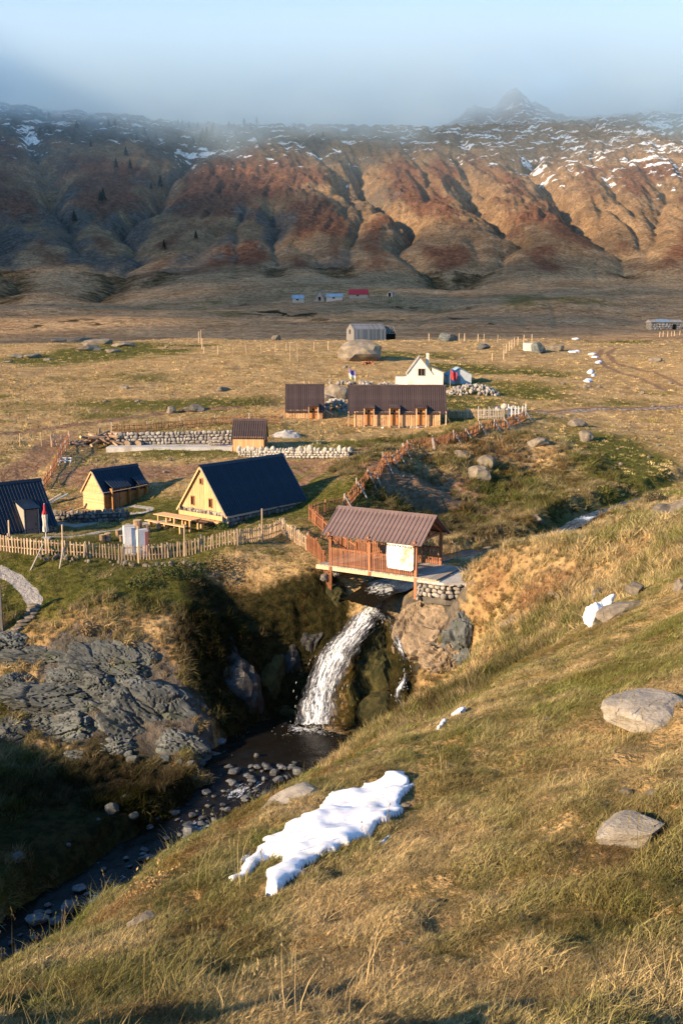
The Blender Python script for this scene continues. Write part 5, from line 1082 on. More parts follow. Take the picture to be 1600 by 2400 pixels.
def fractured(seed, mat, sub=5, fr=(1.5, 1.5, 3.2), rough=.10, crack=.09, flat=.35):
    from mathutils import noise as mn
    r_ = random.Random(seed*13+1); bm = bmesh.new(); bmesh.ops.create_icosphere(bm, subdivisions=sub, radius=1); o = Vector((r_.uniform(0, 80), r_.uniform(0, 80), r_.uniform(0, 80)))
    tl = Matrix.Rotation(r_.uniform(-.2, .35), 3, 'Y'); pl = [(Vector((r_.gauss(0, 1), r_.gauss(0, 1), r_.gauss(0, .8))).normalized(), r_.uniform(.62, .9)) for _ in range(9)]
    for v in bm.verts:
        for n, d in pl:
            e = v.co.dot(n)-d
            if e > 0: v.co -= n*e*.85
        k = tl @ v.co; w_ = Vector((mn.noise(k*1.7+o), mn.noise(k*1.7+o*2), mn.noise(k*1.7+o*3)))*.16
        q = Vector(((k.x+w_.x)*fr[0], (k.y+w_.y)*fr[1], (k.z+w_.z)*fr[2]))+o; d, pts = mn.voronoi(q)
        hs = math.sin(pts[0].x*12.99+pts[0].y*78.2+pts[0].z*37.7)*43758.5; hs -= math.floor(hs); c = max(0, 1-(d[1]-d[0])/.085)
        q2 = q*2.6; d2, p2 = mn.voronoi(q2); c2 = max(0, 1-(d2[1]-d2[0])/.10)
        v.co *= 1+flat*.5*(hs-.5)-crack*c*c-crack*.45*c2*c2+rough*.6*mn.noise(k*3.1+o)+rough*.35*mn.noise(k*9+o)
    me = bpy.data.meshes.new('fractured_rock'); bm.to_mesh(me); bm.free(); me.materials.append(M[mat]); return me
def mass(name, label, mat, anchor, items, **kw):
    c = at(*anchor, 30); f = empty(name, c, label, 'outcrop'); kw = dict(kw); fine = kw.pop('fine', 0)
    for i, (px, py, w_, h_, dp, ps, ry) in enumerate(items):
        p = at(px, py, 30); k = p.y/F_PX; m = mat[i % len(mat)]; e = 1.0
        if fine: kw['sub'] = 6 if i < fine else 5
        nx = -(G(p.x+e, p.y)-G(p.x-e, p.y))/(2*e); ny = -(G(p.x, p.y+e)-G(p.x, p.y-e))/(2*e); nrm = Vector((nx, ny, 1)).normalized()
        link('rock_mass', fractured(i+len(name), m, **kw), None, f, loc=p-c+nrm*ps-nrm*dp*.55, scale=(w_*k*.62, dp, h_*k*.66), rot=(-.30, ry, rng.uniform(-.15, .2)))
    return f
mass('cliff_outcrop', 'grey lichen covered rock outcrop of jointed slabs on the left gorge bank', ['cliff'], (180,1640),
     [(90,1545,230,100,1.1,.0,.10),(250,1560,190,110,1.1,.0,.30),(110,1640,270,90,1.2,.05,.05),(150,1710,210,100,1.2,.0,-.1),(30,1730,150,110,1.1,0,.05),(350,1680,250,190,1.5,-.15,.45),(280,1640,140,110,1.1,-.1,.3),(430,1745,140,80,.9,-.1,.3),(330,1545,120,80,.8,-.1,.3),(60,1800,130,50,.7,-.05,0),(150,1590,120,50,.7,.15,.1),(40,1600,90,50,.7,.15,.05),(190,1660,130,55,.8,.12,.05),(90,1690,120,45,.8,.15,0),(230,1600,100,55,.7,.15,.25),(300,1610,80,50,.7,.1,.3),(390,1640,80,70,.8,0,.4),(270,1745,110,50,.8,0,0),(180,1770,90,40,.6,0,0),(20,1505,100,50,.7,.1,.1)], fr=(1.5,1.5,3.4), crack=.26, rough=.07, fine=6)
mass('crag', 'tan and grey fractured crag beside the waterfall below the stone abutment', ['tanrock','tanrock','cliff','tanrock'], (1020,1480),
     [(1015,1492,185,150,1.6,-.1,.35),(966,1474,100,130,1.1,.0,.45),(1082,1500,105,125,1.1,-.05,.2),(1040,1540,120,90,1.1,.0,.3)], fr=(2.0,2.0,2.2), crack=.16, flat=.5)
mass('mossy_rock', 'dark mossy rock mass between the two water falls', ['moss_shade'], (880,1590), [(868,1510,70,90,.9,.05,0),(880,1590,120,130,1.1,.05,.1),(890,1670,130,90,1.0,.05,0),(845,1620,70,110,.8,0,0)], sub=4, fr=(1.6,1.6,1.6))
mass('gorge_rock', 'black wet rock face under the overhang left of the waterfall', ['wetrock','moss_shade'], (640,1600),
     [(570,1620,120,150,1.0,-.25,0),(640,1600,110,140,1.0,-.25,.1),(690,1560,80,120,.8,-.2,.2),(650,1665,120,70,.8,-.2,0),(735,1490,60,90,.7,-.15,.3),(785,1400,60,60,.7,-.1,.2),(550,1540,90,90,.8,-.3,0)], sub=4, fr=(1.8,1.8,1.6))
# ------------------------------------------------------------------ snow
M['snow'] = grainy('old_snow', (.84,.84,.85), (.87,.87,.88), 2.2, (1,1,1), .6, .12, .02, .005, .3, fine=6, dirt=(.66,.64,.60))
def inside(x, y, poly):
    c = np.zeros(x.shape, bool); n = len(poly)
    for i in range(n):
        x0, y0 = poly[i]; x1, y1 = poly[(i+1) % n]
        m = ((y0 > y) != (y1 > y)) & (x < (x1-x0)*(y-y0)/(y1-y0+1e-12)+x0); c ^= m
    return c
def snow(outline, label, th=.05, ramp=.2, step=.035, lo=3.0, group=None, name='snow_patch'):
    pw = [at(*q, lo) for q in outline]; poly = [(p.x, p.y) for p in pw]; pl = [(p.x, p.y, 0) for p in pw]+[(pw[0].x, pw[0].y, 0)]
    xs = np.arange(min(p[0] for p in poly)-.1, max(p[0] for p in poly)+.1, step); ys = np.arange(min(p[1] for p in poly)-.1, max(p[1] for p in poly)+.1, step)
    X, Y = np.meshgrid(xs, ys); Xn = X+fbm(X*6, Y*6, 4, 501)*.10; Yn = Y+fbm(X*6, Y*6, 4, 502)*.13
    ins = inside(Xn, Yn, poly); d, _ = pdist(Xn, Yn, pl); Z, _ = ground(X, Y)
    t = np.clip(d/ramp, 0, 1); h = th*np.sqrt(1-(1-t)**2)*(1+fbm(X*1.6, Y*1.6, 3, 503)*.7)+fbm(X*3, Y*4, 3, 504)*.010*t
    Zt = np.where(ins, Z+.035+h, Z-.06); nx = len(xs); idx = np.arange(X.size).reshape(X.shape)
    act = ins.copy(); act[1:] |= ins[:-1]; act[:-1] |= ins[1:]; act[:, 1:] |= ins[:, :-1]; act[:, :-1] |= ins[:, 1:]
    q = act[:-1, :-1] & act[1:, :-1] & act[:-1, 1:] & act[1:, 1:]; ii, jj = np.nonzero(q)
    fa = np.stack([idx[ii, jj], idx[ii, jj+1], idx[ii+1, jj+1], idx[ii+1, jj]], -1); us, inv = np.unique(fa, return_inverse=True)
    me = mesh(name, np.stack([X, Y, Zt], -1).reshape(-1, 3)[us], inv.reshape(-1, 4).tolist()); o = link(name, me, M['snow'], smooth=True); tag(o, label, 'snow', group)
    SNOW.append(poly); return o
SNOW = []
snow([(946,1812),(925,1815),(883,1834),(821,1856),(772,1868),(751,1891),(730,1916),(707,1933),(668,1942),(645,1962),(596,2002),(569,2037),(544,2062),(548,2070),(584,2050),(611,2025),(642,2006),(657,2025),(651,2044),(626,2063),(619,2094),(611,2109),(653,2090),(699,2054),(730,2025),(783,2014),(844,1975),(906,1933),(932,1910),(946,1891),(936,1876),(973,1845),(944,1849),(955,1826)],
     'large white snow patch with ragged lower tongues on the near slope')
snow([(885,1984),(905,1968),(914,1966),(900,1982),(888,1990)], 'sliver of snow just below the large snow patch', .04, .06, .02)
snow([(560,2026),(572,2012),(580,2006),(570,2022),(562,2030)], 'sliver of snow beside the upper tongue of the large snow patch', .04, .06, .02)
snow([(1062,1676),(1090,1664),(1097,1668),(1075,1680)], 'thin streak of snow on the crest of the near hill', .05, .06, .03); snow([(1020,1706),(1038,1698),(1042,1702),(1025,1710)], 'tiny streak of snow below the crest streak', .05, .06, .03)
def snow_lump():
    p = at(1400,1462); k = p.y/F_PX; c = Vector((p.x, p.y, p.z))
    o = link('snow_lump', rock_mesh(77, 4, 2, .22, (1,1,1), 'snow'), None, None, c+Vector((-.02, .08, .16)), (0, .25, .2), (.26, .20, .31)); tag(o, 'small bright snow lump with a raised arm beside the grey slab', 'snow')
    a = link('snow_arm', rock_mesh(78, 3, 2, .20, (1,1,1), 'snow'), None, o); a.matrix_parent_inverse = Matrix.Identity(4); a.location = (.85, .4, 1.05); a.scale = (.42, .5, 1.0); a.rotation_euler = (0, .75, 0)
    for m in (o.data, a.data): m.shade_smooth()
    KEEP.append((p.x, p.y+.1, .4))
snow_lump()
for px, py, w_, h_ in [(1345,824,30,5),(1388,830,22,4),(1394,837,20,3),(1402,849,18,6),(1383,872,16,10),(1378,892,22,8),(1390,880,10,5),(1190,714,16,8),(1305,708,12,5),(1308,740,12,5),(1415,735,5,3),(1348,794,18,4),(960,624,12,4)]:
    if py > 780: snow([(px-w_/2, py), (px-w_*.2, py-h_/2), (px+w_*.3, py-h_*.6), (px+w_/2, py), (px+w_*.15, py+h_/2), (px-w_*.3, py+h_*.4)], 'small leftover snow streak in the pasture hollow at right', .1, .3, .15, lo=80, group='snow streaks in the pasture hollow')
# ------------------------------------------------------------------ stone walls, heaps, timber
def wall_line(name, label, a, b, h, sz, mat, thick=.2, cat='stone wall', core=True, caps=None, depth=.5):
    A, B = at(*a, 40), at(*b, 40); d = B-A; d.z = 0; L_ = d.length; rz = math.atan2(d.y, d.x); t = empty(name, A, label, cat, rz=rz); dz = B.z-A.z
    if core: MB().add([(0,.1,-.6),(L_,.1,dz-.6),(L_,depth,dz-.6),(0,depth,-.6),(0,.1,h-.06),(L_,.1,dz+h-.06),(L_,depth,dz+h-.06),(0,depth,h-.06)], [(3,2,1,0),(4,5,6,7),(0,1,5,4),(1,2,6,5),(2,3,7,6),(3,0,4,7)]).build('core', M['mortar'], t)
    stone_face(t, 0, L_, -.15, h, sz, mat, lambda u, z, o: ((u, .05+o, z+dz*u/L_), 0), thick=thick)
    if caps:
        u = 0
        while u < L_:
            s = rng.uniform(*caps); q = link('cap_stone', rock_mesh(rng.randrange(12), 2, 9, .1, (1,1,1), mat), None, t); q.location = (u, .15+rng.uniform(-.08, .1), h+dz*u/L_+s*.2); q.scale = (s*.5, s*.4, s*rng.uniform(.5, .9)); q.rotation_euler = (rng.uniform(-.3,.3), rng.uniform(-.3,.3), rng.uniform(0,3)); u += s*rng.uniform(.8, 1.1)
    return t
wall_line('retaining_wall', 'long grey dry stone retaining wall below the reddish stake fence', (272,1046), (545,1040), 1.15, .28, 'stone', .15)
M['whitestone'] = grainy('whitish_stone', (.30,.275,.24), (.47,.435,.38), 2.6, (1,1,1), .9, .5, .02, .12)
wall_line('low_stone_wall', 'low whitish stone wall with jagged cap stones beside the tiny shed', (558,1068), (818,1070), .42, .24, 'whitestone', .18, caps=(.25, .55))
wall_line('slate_wall', 'low dark slate stone edging in front of the amber cottage', (130,1222), (300,1216), .45, .26, 'dark_stone', .2, caps=(.2, .4))
def slab_path():
    A, B = at(250,1058,60), at(545,1056,60); rz = math.atan2(B.y-A.y, B.x-A.x); L_ = (B-A).length; o = MB().box(0, -.2, -.5, L_, 2.2, .30).build('concrete_slab', M['concrete'], loc=A, rot=(0, 0, rz)); o.location.z = min(A.z, B.z)+.08; tag(o, 'long pale concrete slab on the terrace edge left of the tiny shed', 'slab')
slab_path()
def heap(name, label, px, py, wpx, h, n, smin, smax, mat, cat='stone heap', yd=1.2):
    c = at(px, py, 40); W_ = wpx*c.y/F_PX; t = empty(name, c, label, cat)
    for i in range(n):
        u = rng.uniform(-1, 1); v = rng.uniform(-1, 1)
        hh = h*max(0, 1-abs(u)**2.2)*max(0, 1-abs(v)**2); s = rng.uniform(smin, smax)
        o = link('stone', rock_mesh(rng.randrange(14), 2, 9, .1, (1,1,1), mat), None, t); x, y = u*W_/2, v*yd+yd*.8; o.location = (x, y, G(c.x+x, c.y+y)-c.z+hh+s*.1); o.scale = (s, s*rng.uniform(.6, 1), s*rng.uniform(.5, .9)); o.rotation_euler = (rng.uniform(0,6), rng.uniform(0,6), rng.uniform(0,6))
heap('stone_heap', 'long heap of pale tan rubble stones in front of the blue shed', 1112, 926, 122, .95, 190, .14, .34, 'stone')
heap('rubble_heap', 'rubble heap of pale stones in the gap between the two slab cabins', 788, 962, 60, .9, 70, .16, .38, 'stone')
heap('stone_row', 'scattered stones dug out of the bank behind the slab cabins', 850, 905, 170, .25, 60, .14, .42, 'stone', yd=1.6)
heap('bank_stones', 'dark slate stones piled below the amber cottage', 235, 1213, 90, .25, 40, .14, .3, 'dark_stone', yd=.5)
heap('yard_stones', 'loose stones by the open gate above the track', 1185, 962, 60, .3, 14, .2, .5, 'stone', yd=.5)
heap('fence_footing', 'row of small stones along the foot of the picket fence', 330, 1330, 520, .05, 60, .08, .22, 'boulder', yd=.25)
heap('firewood', 'small stack of split reddish firewood at the foot of the huge boulder', 862, 854, 26, .4, 22, .15, .3, 'redwood', 'firewood', yd=.4)
def mound(px, py, wpx, h, mat, name, label, cat):
    c = at(px, py, 40); W_ = wpx*c.y/F_PX; n = 34; v = []; f = []
    for i in range(n):
        for j in range(n):
            x = (i/(n-1)*2-1)*W_/2; y = (j/(n-1)*2-1)*W_*.32+W_*.25; r = math.hypot(x/(W_/2), (y-W_*.25)/(W_*.32)); z = h*max(0, 1-r)**.8*(1+.5*float(fbm(x*2, y*2, 2, 9)))-.12
            v.append((x, y, G(c.x+x, c.y+y)-c.z+z+.05*rng.random()))
    for i in range(n-1):
        for j in range(n-1): f.append((i*n+j, (i+1)*n+j, (i+1)*n+j+1, i*n+j+1))
    o = link(name, mesh(name, v, f), M[mat], loc=c, smooth=True); tag(o, label, cat)
mound(672, 1026, 78, .85, 'gravel', 'gravel_heap', 'pale grey gravel heap right of the tiny shed', 'gravel')
mound(738, 1034, 64, .10, 'gravel', 'gravel_spill', 'thin spill of gravel on the grass below the slab cabin', 'gravel')
def log(p, d, l, r, label, group, mat='bark'):
    b = MB(); d = Vector(d).normalized(); b.tube(p-d*l/2, p+d*l/2, r, r*.85, 9, .06); me = b.me(); me.materials.append(M[mat]); me.materials.append(M['cut_wood'])
    for q in me.polygons:
        if len(q.vertices) > 4: q.material_index = 1
    o = link('log', me); tag(o, label, 'log', group); return o
for i in range(44):
    px = rng.uniform(178, 276); c = at(px, 1050-rng.uniform(0, 6), 60); hh = max(0, 1-abs((px-240)/70))*1.2*rng.random()
    log(c+Vector((0, rng.uniform(0, 2), .12+hh)), (rng.gauss(1, .4), rng.gauss(0, .7), rng.gauss(0, .22)), rng.uniform(1.0, 2.6), rng.uniform(.07, .15), 'weathered log tumbled in the loose log pile on the terrace', 'logs in the log pile')
for px, lb in ((297,'fat sawn log with its round end showing, next to the log pile'), (323,'fat sawn log with its round end showing, farther from the log pile')):
    log(at(px, 1048, 60)+Vector((0, .3, .32)), (.25, -1, 0), .9, .27, lb, None)
def pallet():
    c = at(502, 1052, 60); t = empty('pallet_stack', c+Vector((0, .3, .25)), 'stack of wooden pallets leaning by the retaining wall', 'pallet')
    for k in range(3):
        for i in range(5): MB().box(-.5, -.4+i*.17, k*.22, .5, -.28+i*.17, k*.22+.03).build('slat', M['grey_wood'], t)
        for x in (-.45, 0, .45): MB().box(x-.05, -.4, k*.22-.10, x+.05, .4, k*.22-.002).build('block', M['grey_wood'], t)
pallet()
def old_window():
    c = at(153, 1082, 60); t = empty('old_window_frame', c+Vector((0,0,.05)), 'old white window frame lying on the bank below the log pile', 'window frame'); t.rotation_euler = (.55, 0, .2)
    for x in (-.42, 0, .42): MB().box(x-.04, -.35, 0, x+.04, .35, .06).build('stile', M['white'], t)
    for y in (-.35, 0, .35): MB().box(-.46, y-.04, .002, .46, y+.04, .062).build('rail', M['white'], t)
old_window()
for px, py, rz, l, m, lb in ((120,1180,.9,1.9,'grey_wood','grey plank leaning on the bank beside the navy roofed cabin'), (136,1178,.75,1.7,'blue_tin','teal painted plank lying by the navy roofed cabin'), (165,1196,.15,1.7,'redwood','reddish plank on the scrap pile beside the amber cottage'), (175,1204,-.1,1.5,'pine','yellow plank on the scrap pile beside the amber cottage'), (150,1208,.3,1.2,'bark','brown plank on the scrap pile beside the amber cottage')):
    o = MB().box(-l/2, -.09, 0, l/2, .09, .04).build('plank', M[m], loc=at(px, py, 50)+Vector((0, 0, .25)), rot=(0, -.35, rz)); tag(o, lb, 'plank')
def umbrella():
    p = at(108, 1262, 50); t = empty('closed_parasol', p, 'closed parasol with a red top and cream lower folds', 'parasol'); MB().tube((0,0,-.1), (0,0,2.05), .022, n=7).build('pole', M['white'], t)
    def folds(z0, z1, r0, r1, m, nm):
        v = []; f = []; n = 20; k = 7
        for j in range(k+1):
            s = j/k; z = z0+(z1-z0)*s; r = r0+(r1-r0)*s+.012*math.sin(s*9)
            for i in range(n): a = 2*math.pi*i/n; rr = max(.012, r*(1+.30*math.sin(a*6+s*2))); v.append((rr*math.cos(a), rr*math.sin(a), z))
        for j in range(k):
            for i in range(n): f.append((j*n+i, j*n+(i+1) % n, (j+1)*n+(i+1) % n, (j+1)*n+i))
        link(nm, mesh(nm, v, f), m, t, smooth=True)
    folds(1.40, 2.0, .115, .02, M['cloth_red'], 'canopy_top'); folds(.40, 1.41, .125, .12, M['cloth_cream'], 'canopy'); MB().box(-.25, -.25, -.05, .25, .25, .06).build('base', M['concrete'], t)
M['cloth_red'] = grainy('faded_red_cloth', (.42,.035,.04), (.55,.06,.07), 4, rough=.9, var=.02); M['cloth_cream'] = grainy('cream_cloth', (.58,.50,.40), (.72,.64,.54), 4, (1,1,.4), .9, var=.02, dirt=(.42,.30,.2))
umbrella()
M['fridge_blue'] = grainy('blue_fridge_panel', (.10,.16,.30), (.15,.22,.36), 2, rough=.4, var=.02); M['fridge_red'] = grainy('red_fridge_print', (.42,.16,.13), (.52,.22,.18), 2, rough=.4, var=.02)
def fridge(px, py, rz, label, side, hh):
    p = at(px, py, 45)+Vector((0, .35, 0)); t = empty('drinks_fridge', p, label, 'fridge', 'drinks fridges by the picket fence', rz)
    MB().box(-.30, -.28, -.12, .30, .28, hh).build('body', M['white'], t); MB().box(.10, -.30, .12, .302, -.281, hh-.06).build('side_print', M[side], t); MB().box(.301, -.24, .1, .325, .24, hh-.3).build('door', M['glass'], t)
    MB().box(.301, -.27, hh-.27, .33, .27, hh-.02).build('header', M[side], t); MB().box(.325, -.22, .5, .35, -.19, .9).build('handle', M['dark_iron'], t); MB().box(-.28, -.26, hh, .28, .26, hh+.04).build('top', M['concrete'], t)
fridge(301, 1303, .35, 'white drinks fridge with a blue print, left of the two behind the picket fence', 'fridge_blue', 1.62); fridge(331, 1307, .45, 'white drinks fridge with a red print, right of the two behind the picket fence', 'fridge_red', 1.50)
for px, py, r, h, lb in ((240,1267,.17,.34,'low log stool, leftmost near the picket fence'), (253,1266,.18,.42,'taller log stool beside the leftmost stool'), (277,1256,.16,.36,'log stool behind the blue printed fridge'), (323,1246,.27,.72,'thick stump table among the log stools'), (346,1246,.18,.42,'log stool right of the stump table'), (300,1243,.16,.40,'log stool behind the stump table'), (285,1268,.15,.34,'log stool touching the blue printed fridge'), (372,1238,.16,.38,'log stool near the end of the picnic table')):
    o = MB().tube((0,0,-.15), (0,0,h), r, r*.95, 11, .05); me = o.me(); me.materials.append(M['bark']); me.materials.append(M['cut_wood'])
    for q in me.polygons:
        if len(q.vertices) > 4: q.material_index = 1
    o = link('log_stool', me, loc=at(px, py, 45)); tag(o, lb, 'stool', 'log stools on the lawn')
def flag(px, py, h, label, mats):
    p = at(px, py, 60); t = empty('flag', p, label, 'flag'); MB().tube((0,0,-.4), (.05,0,h), .035, .03, 6).build('pole', M['picket'], t)
    for b, (m, z0, z1) in enumerate(mats):
        v = []; f = []; n = 9
        for i in range(n):
            s = i/(n-1)
            for z in (z0, z1): v.append((.06+s*.75*(.7+.3*z/h), .14*math.sin(s*7+z), z-s*.55-.10*math.sin(s*5)))
        for i in range(n-1): f.append((2*i, 2*i+2, 2*i+3, 2*i+1))
        link('stripe' if len(mats) > 1 else 'cloth', mesh('cloth', v, f), M[m], t)
M['violet'] = grainy('violet_cloth', (.12,.10,.30), (.18,.15,.38), 3, rough=.9, var=.02); M['yellow'] = grainy('pale_yellow_cloth', (.60,.50,.22), (.68,.58,.30), 3, rough=.9, var=.02)
def flag2(): flag(816, 930, 3.3, 'flag with violet, white and yellow bands on a tilted pole behind the long cabin', [('violet',2.75,3.25),('white',2.50,2.75),('yellow',2.2,2.5)]); flag(1054, 915, 2.6, 'red flag hanging on a pole beside the blue shed', [('cloth_red',1.5,2.5)])
flag2()
def hpost():
    p = at(718, 912, 60); t = empty('timber_stand', p, 'small H shaped timber frame standing behind the slab cabin', 'stand')
    for x in (-.28, .28): MB().box(x-.06, -.06, -.3, x+.06, .06, .95).build('post', M['picket'], t)
    MB().box(-.3, -.05, .45, .3, .05, .57).build('crossbar', M['picket'], t)
hpost()
def steps():
    c = at(60, 1450, 40); t = empty('stone_steps', c, 'flight of flat grey stepping stones curving down the grass at the left edge', 'steps')
    for px, py in ((80,1420),(77,1430),(73,1439),(68,1448),(58,1457),(53,1466),(41,1474),(32,1483),(19,1491),(6,1497)):
        p = at(px, py, 40); o = link('step', rock_mesh(rng.randrange(9), 2, 9, .08, (1,1,1), 'boulder'), None, t); o.location = p-c+Vector((0, 0, .03)); o.scale = (.42, .22, .11); o.rotation_euler = (0, 0, rng.uniform(-.2, .5)); KEEP.append((p.x, p.y, .35))
steps()
M['old_wood'] = grainy('old_dark_wood', (.07,.066,.062), (.14,.13,.12), 4, (6,6,.8), .9, .5, .008, .1)
p = at(3, 1478, 40); o = MB().box(-.12, -.05, -.3, .10, .05, 2.25).build('plank_post', M['old_wood'], loc=p); tag(o, 'tall weathered grey plank post at the left picture edge beside the stepping stones', 'post')
def cable():
    a, b = Vector(P(-5, 1166, 60.5)), Vector(P(345, 1135, 64)); pts = []
    for i in range(15):
        t = i/14; q = a.lerp(b, t); q.z -= .9*t*(1-t)*1.6; pts.append(q)
    o = MB().path(pts, .012, 4).build('cable', M['cloth_cream']); tag(o, 'thin pale cable strung from the navy roofed cabin past the amber cottage', 'cable')
cable()
# ------------------------------------------------------------------ conifers on the mountain, shrubs by the gorge
k = N('spruce_needles'); p_ = k.pos(); c_ = k.mix(k.rng(k.noise(p_, .6, 3, .6), .3, .7), (.012,.022,.013), (.035,.052,.030)); M['needles'] = k.done(k.bsdf(c_, .95, None, Specular_IOR_Level=.1))
def conifers():
    ms = []; tr = MB().tube((0,0,-1.5), (0,0,7), .28, .06, 6).me(); tr.materials.append(M['bark'])
    for s in range(4):
        r_ = random.Random(s+50); v = []; f = []
        for i in range(420):
            t = r_.random()**.8; z = .8+t*8.2; rr = (1-t)*2.1*(.75+.35*r_.random())+.12; a = r_.uniform(0, 6.283); q = rr*math.sqrt(r_.uniform(.2, 1)); l = .55*(1-t)+.28; x, y = q*math.cos(a), q*math.sin(a); b = len(v); w_ = .24
            v += [(x-math.sin(a)*w_, y+math.cos(a)*w_, z), (x+math.sin(a)*w_, y-math.cos(a)*w_, z+.1), (x+math.cos(a)*l, y+math.sin(a)*l, z-.45), (x-math.cos(a)*.2, y-math.sin(a)*.2, z+.55)]; f += [(b, b+1, b+2), (b, b+3, b+1)]
        m = mesh('crown', v, f); m.materials.append(M['needles']); ms.append(m)
    for i, (px, py, h) in enumerate([(242,472,28),(235,472,22),(376,440,26),(354,444,14),(272,395,22),(305,398,22),(213,345,14),(338,318,20),(320,330,14),(348,334,14),(366,332,18),(453,340,18),(475,330,26),(485,328,28),(497,322,24),(470,336,20),(527,336,16),(500,305,18),(464,305,18),(443,302,16),(537,300,16),(549,300,12),(572,294,16),(587,304,12),(602,292,18),(616,288,20),(625,288,20),(427,292,12),(417,292,12),(255,296,16),(270,296,16),(180,302,16),(150,278,10),(757,322,14),(515,454,14),(174,520,24),(384,584,20),(459,560,18),(295,366,20),(690,282,14),(96,270,14),(115,274,12)]):
        p = at(px, py, 500); sc = h*p.y/F_PX/9.0*1.05; t = bpy.data.objects.new('conifer', None); COL.objects.link(t); t.location = p; t.scale = (sc*1.25, sc*1.25, sc); t.rotation_euler = (0, 0, rng.uniform(0, 6))
        own = {0: 'largest dark conifer low on the left mountain slope, right one of a close pair', 1: 'dark conifer low on the left mountain slope, left one of a close pair', 34: 'lone small conifer in the middle of the red brown mountain slope', 35: 'lone conifer lowest at the left on the mountain', 36: 'lone conifer low on the mountain above the foot of the left gully', 37: 'dark bushy conifer low on the slope, right of the left gully', 33: 'lone conifer at the cloud edge right of the ridge trees', 2: 'tall conifer beside the left gully, halfway up the mountain'}
        tag(t, own.get(i, 'dark conifer standing high on the mountain slope just below the cloud'), 'tree', 'conifers on the mountain'); link('trunk', tr, None, t); link('crown', ms[i % 4], None, t)
conifers()
def shrub(px, py, wpx, hpx, label, col, n=700, lf=.035, name='shrub'):
    c = at(px, py, 30); k = c.y/F_PX; W_, H = wpx*k/2, hpx*k; r_ = random.Random(int(px)); t = empty(name, c, label, 'shrub'); v = []; f = []
    for i in range(n):
        a = r_.uniform(0, 6.283); q = math.sqrt(r_.random()); z = r_.random()*(1-q*q*.7); x, y = q*W_*math.cos(a), q*W_*.7*math.sin(a); e = Vector((r_.gauss(0,1), r_.gauss(0,1), r_.gauss(0,1))).normalized()*lf*r_.uniform(.6, 1.5); g = e.orthogonal()*.6; p = Vector((x, y, G(c.x, c.y)*0+z*H+.02)); b = len(v); v += [p-e, p+g, p+e, p-g]; f.append((b, b+1, b+2, b+3))
    nm = 'leaf_'+str(col)
    if nm not in M: M[nm] = grainy('shrub_leaves', tuple(q*.6 for q in col), tuple(q*1.3 for q in col), 9, rough=.8, var=.1, bump=0)
    link('foliage', mesh('foliage', v, f), M[nm], t); s = MB()
    for i in range(6): s.tube((0,0,-.2), (r_.uniform(-.7,.7)*W_, r_.uniform(-.4,.4)*W_, H*.8), .012, .006, 4)
    s.build('stems', M['bark'], t)
for q in [(380,1352,80,40,'low green bush below the picket fence under the drink fridges',(.07,.09,.016)), (440,1348,90,50,'dark green bush below the middle of the picket fence',(.045,.06,.012)), (510,1338,80,50,'dark bush on the gorge lip below the picket fence',(.035,.042,.012)), (330,1375,70,30,'low green bush lowest on the grass bank',(.075,.095,.018)), (600,950,50,30,'olive bush beside the slab cabin on the pasture',(.10,.10,.022)), (205,1490,30,44,'pale dry thorny bush on the grass bank above the outcrop',(.26,.19,.10)), (1535,1175,50,30,'dark juniper in the shaded ravine on the right',(.025,.028,.012)), (520,1185+55,40,18,'leafy green weeds at the corner of the timber house',(.07,.10,.02))]: shrub(*q[:5], q[5])
# ------------------------------------------------------------------ grass, tussocks and herbs (instanced ground cover)
def leaf_mat(name, mul=(1, 1, 1), transl=.35):
    k = N(name); a = k.n('ShaderNodeAttribute', attribute_type='INSTANCER', attribute_name='tint')
    u = k.n('ShaderNodeAttribute', attribute_name='bl')
    c = k.mix(1.0, a.outputs['Color'], k.n('ShaderNodeCombineColor', {0: mul[0], 1: mul[1], 2: mul[2]}).outputs[0], 'MULTIPLY')
    c = k.n('ShaderNodeHueSaturation', {'Color': c, 'Value': k.rng(u.outputs['Fac'], 0, 1, .55, 1.45)}).outputs[0]
    d = k.n('ShaderNodeBsdfDiffuse', {'Color': c, 'Roughness': .9}); t = k.n('ShaderNodeBsdfTranslucent', {'Color': c})
    m = k.n('ShaderNodeMixShader', {0: transl}); k.t.links.new(d.outputs[0], m.inputs[1]); k.t.links.new(t.outputs[0], m.inputs[2])
    return k.done(m)
M['blade'] = leaf_mat('grass_blade'); M['twig'] = leaf_mat('herb_leaf', (1, 1, 1), .2)
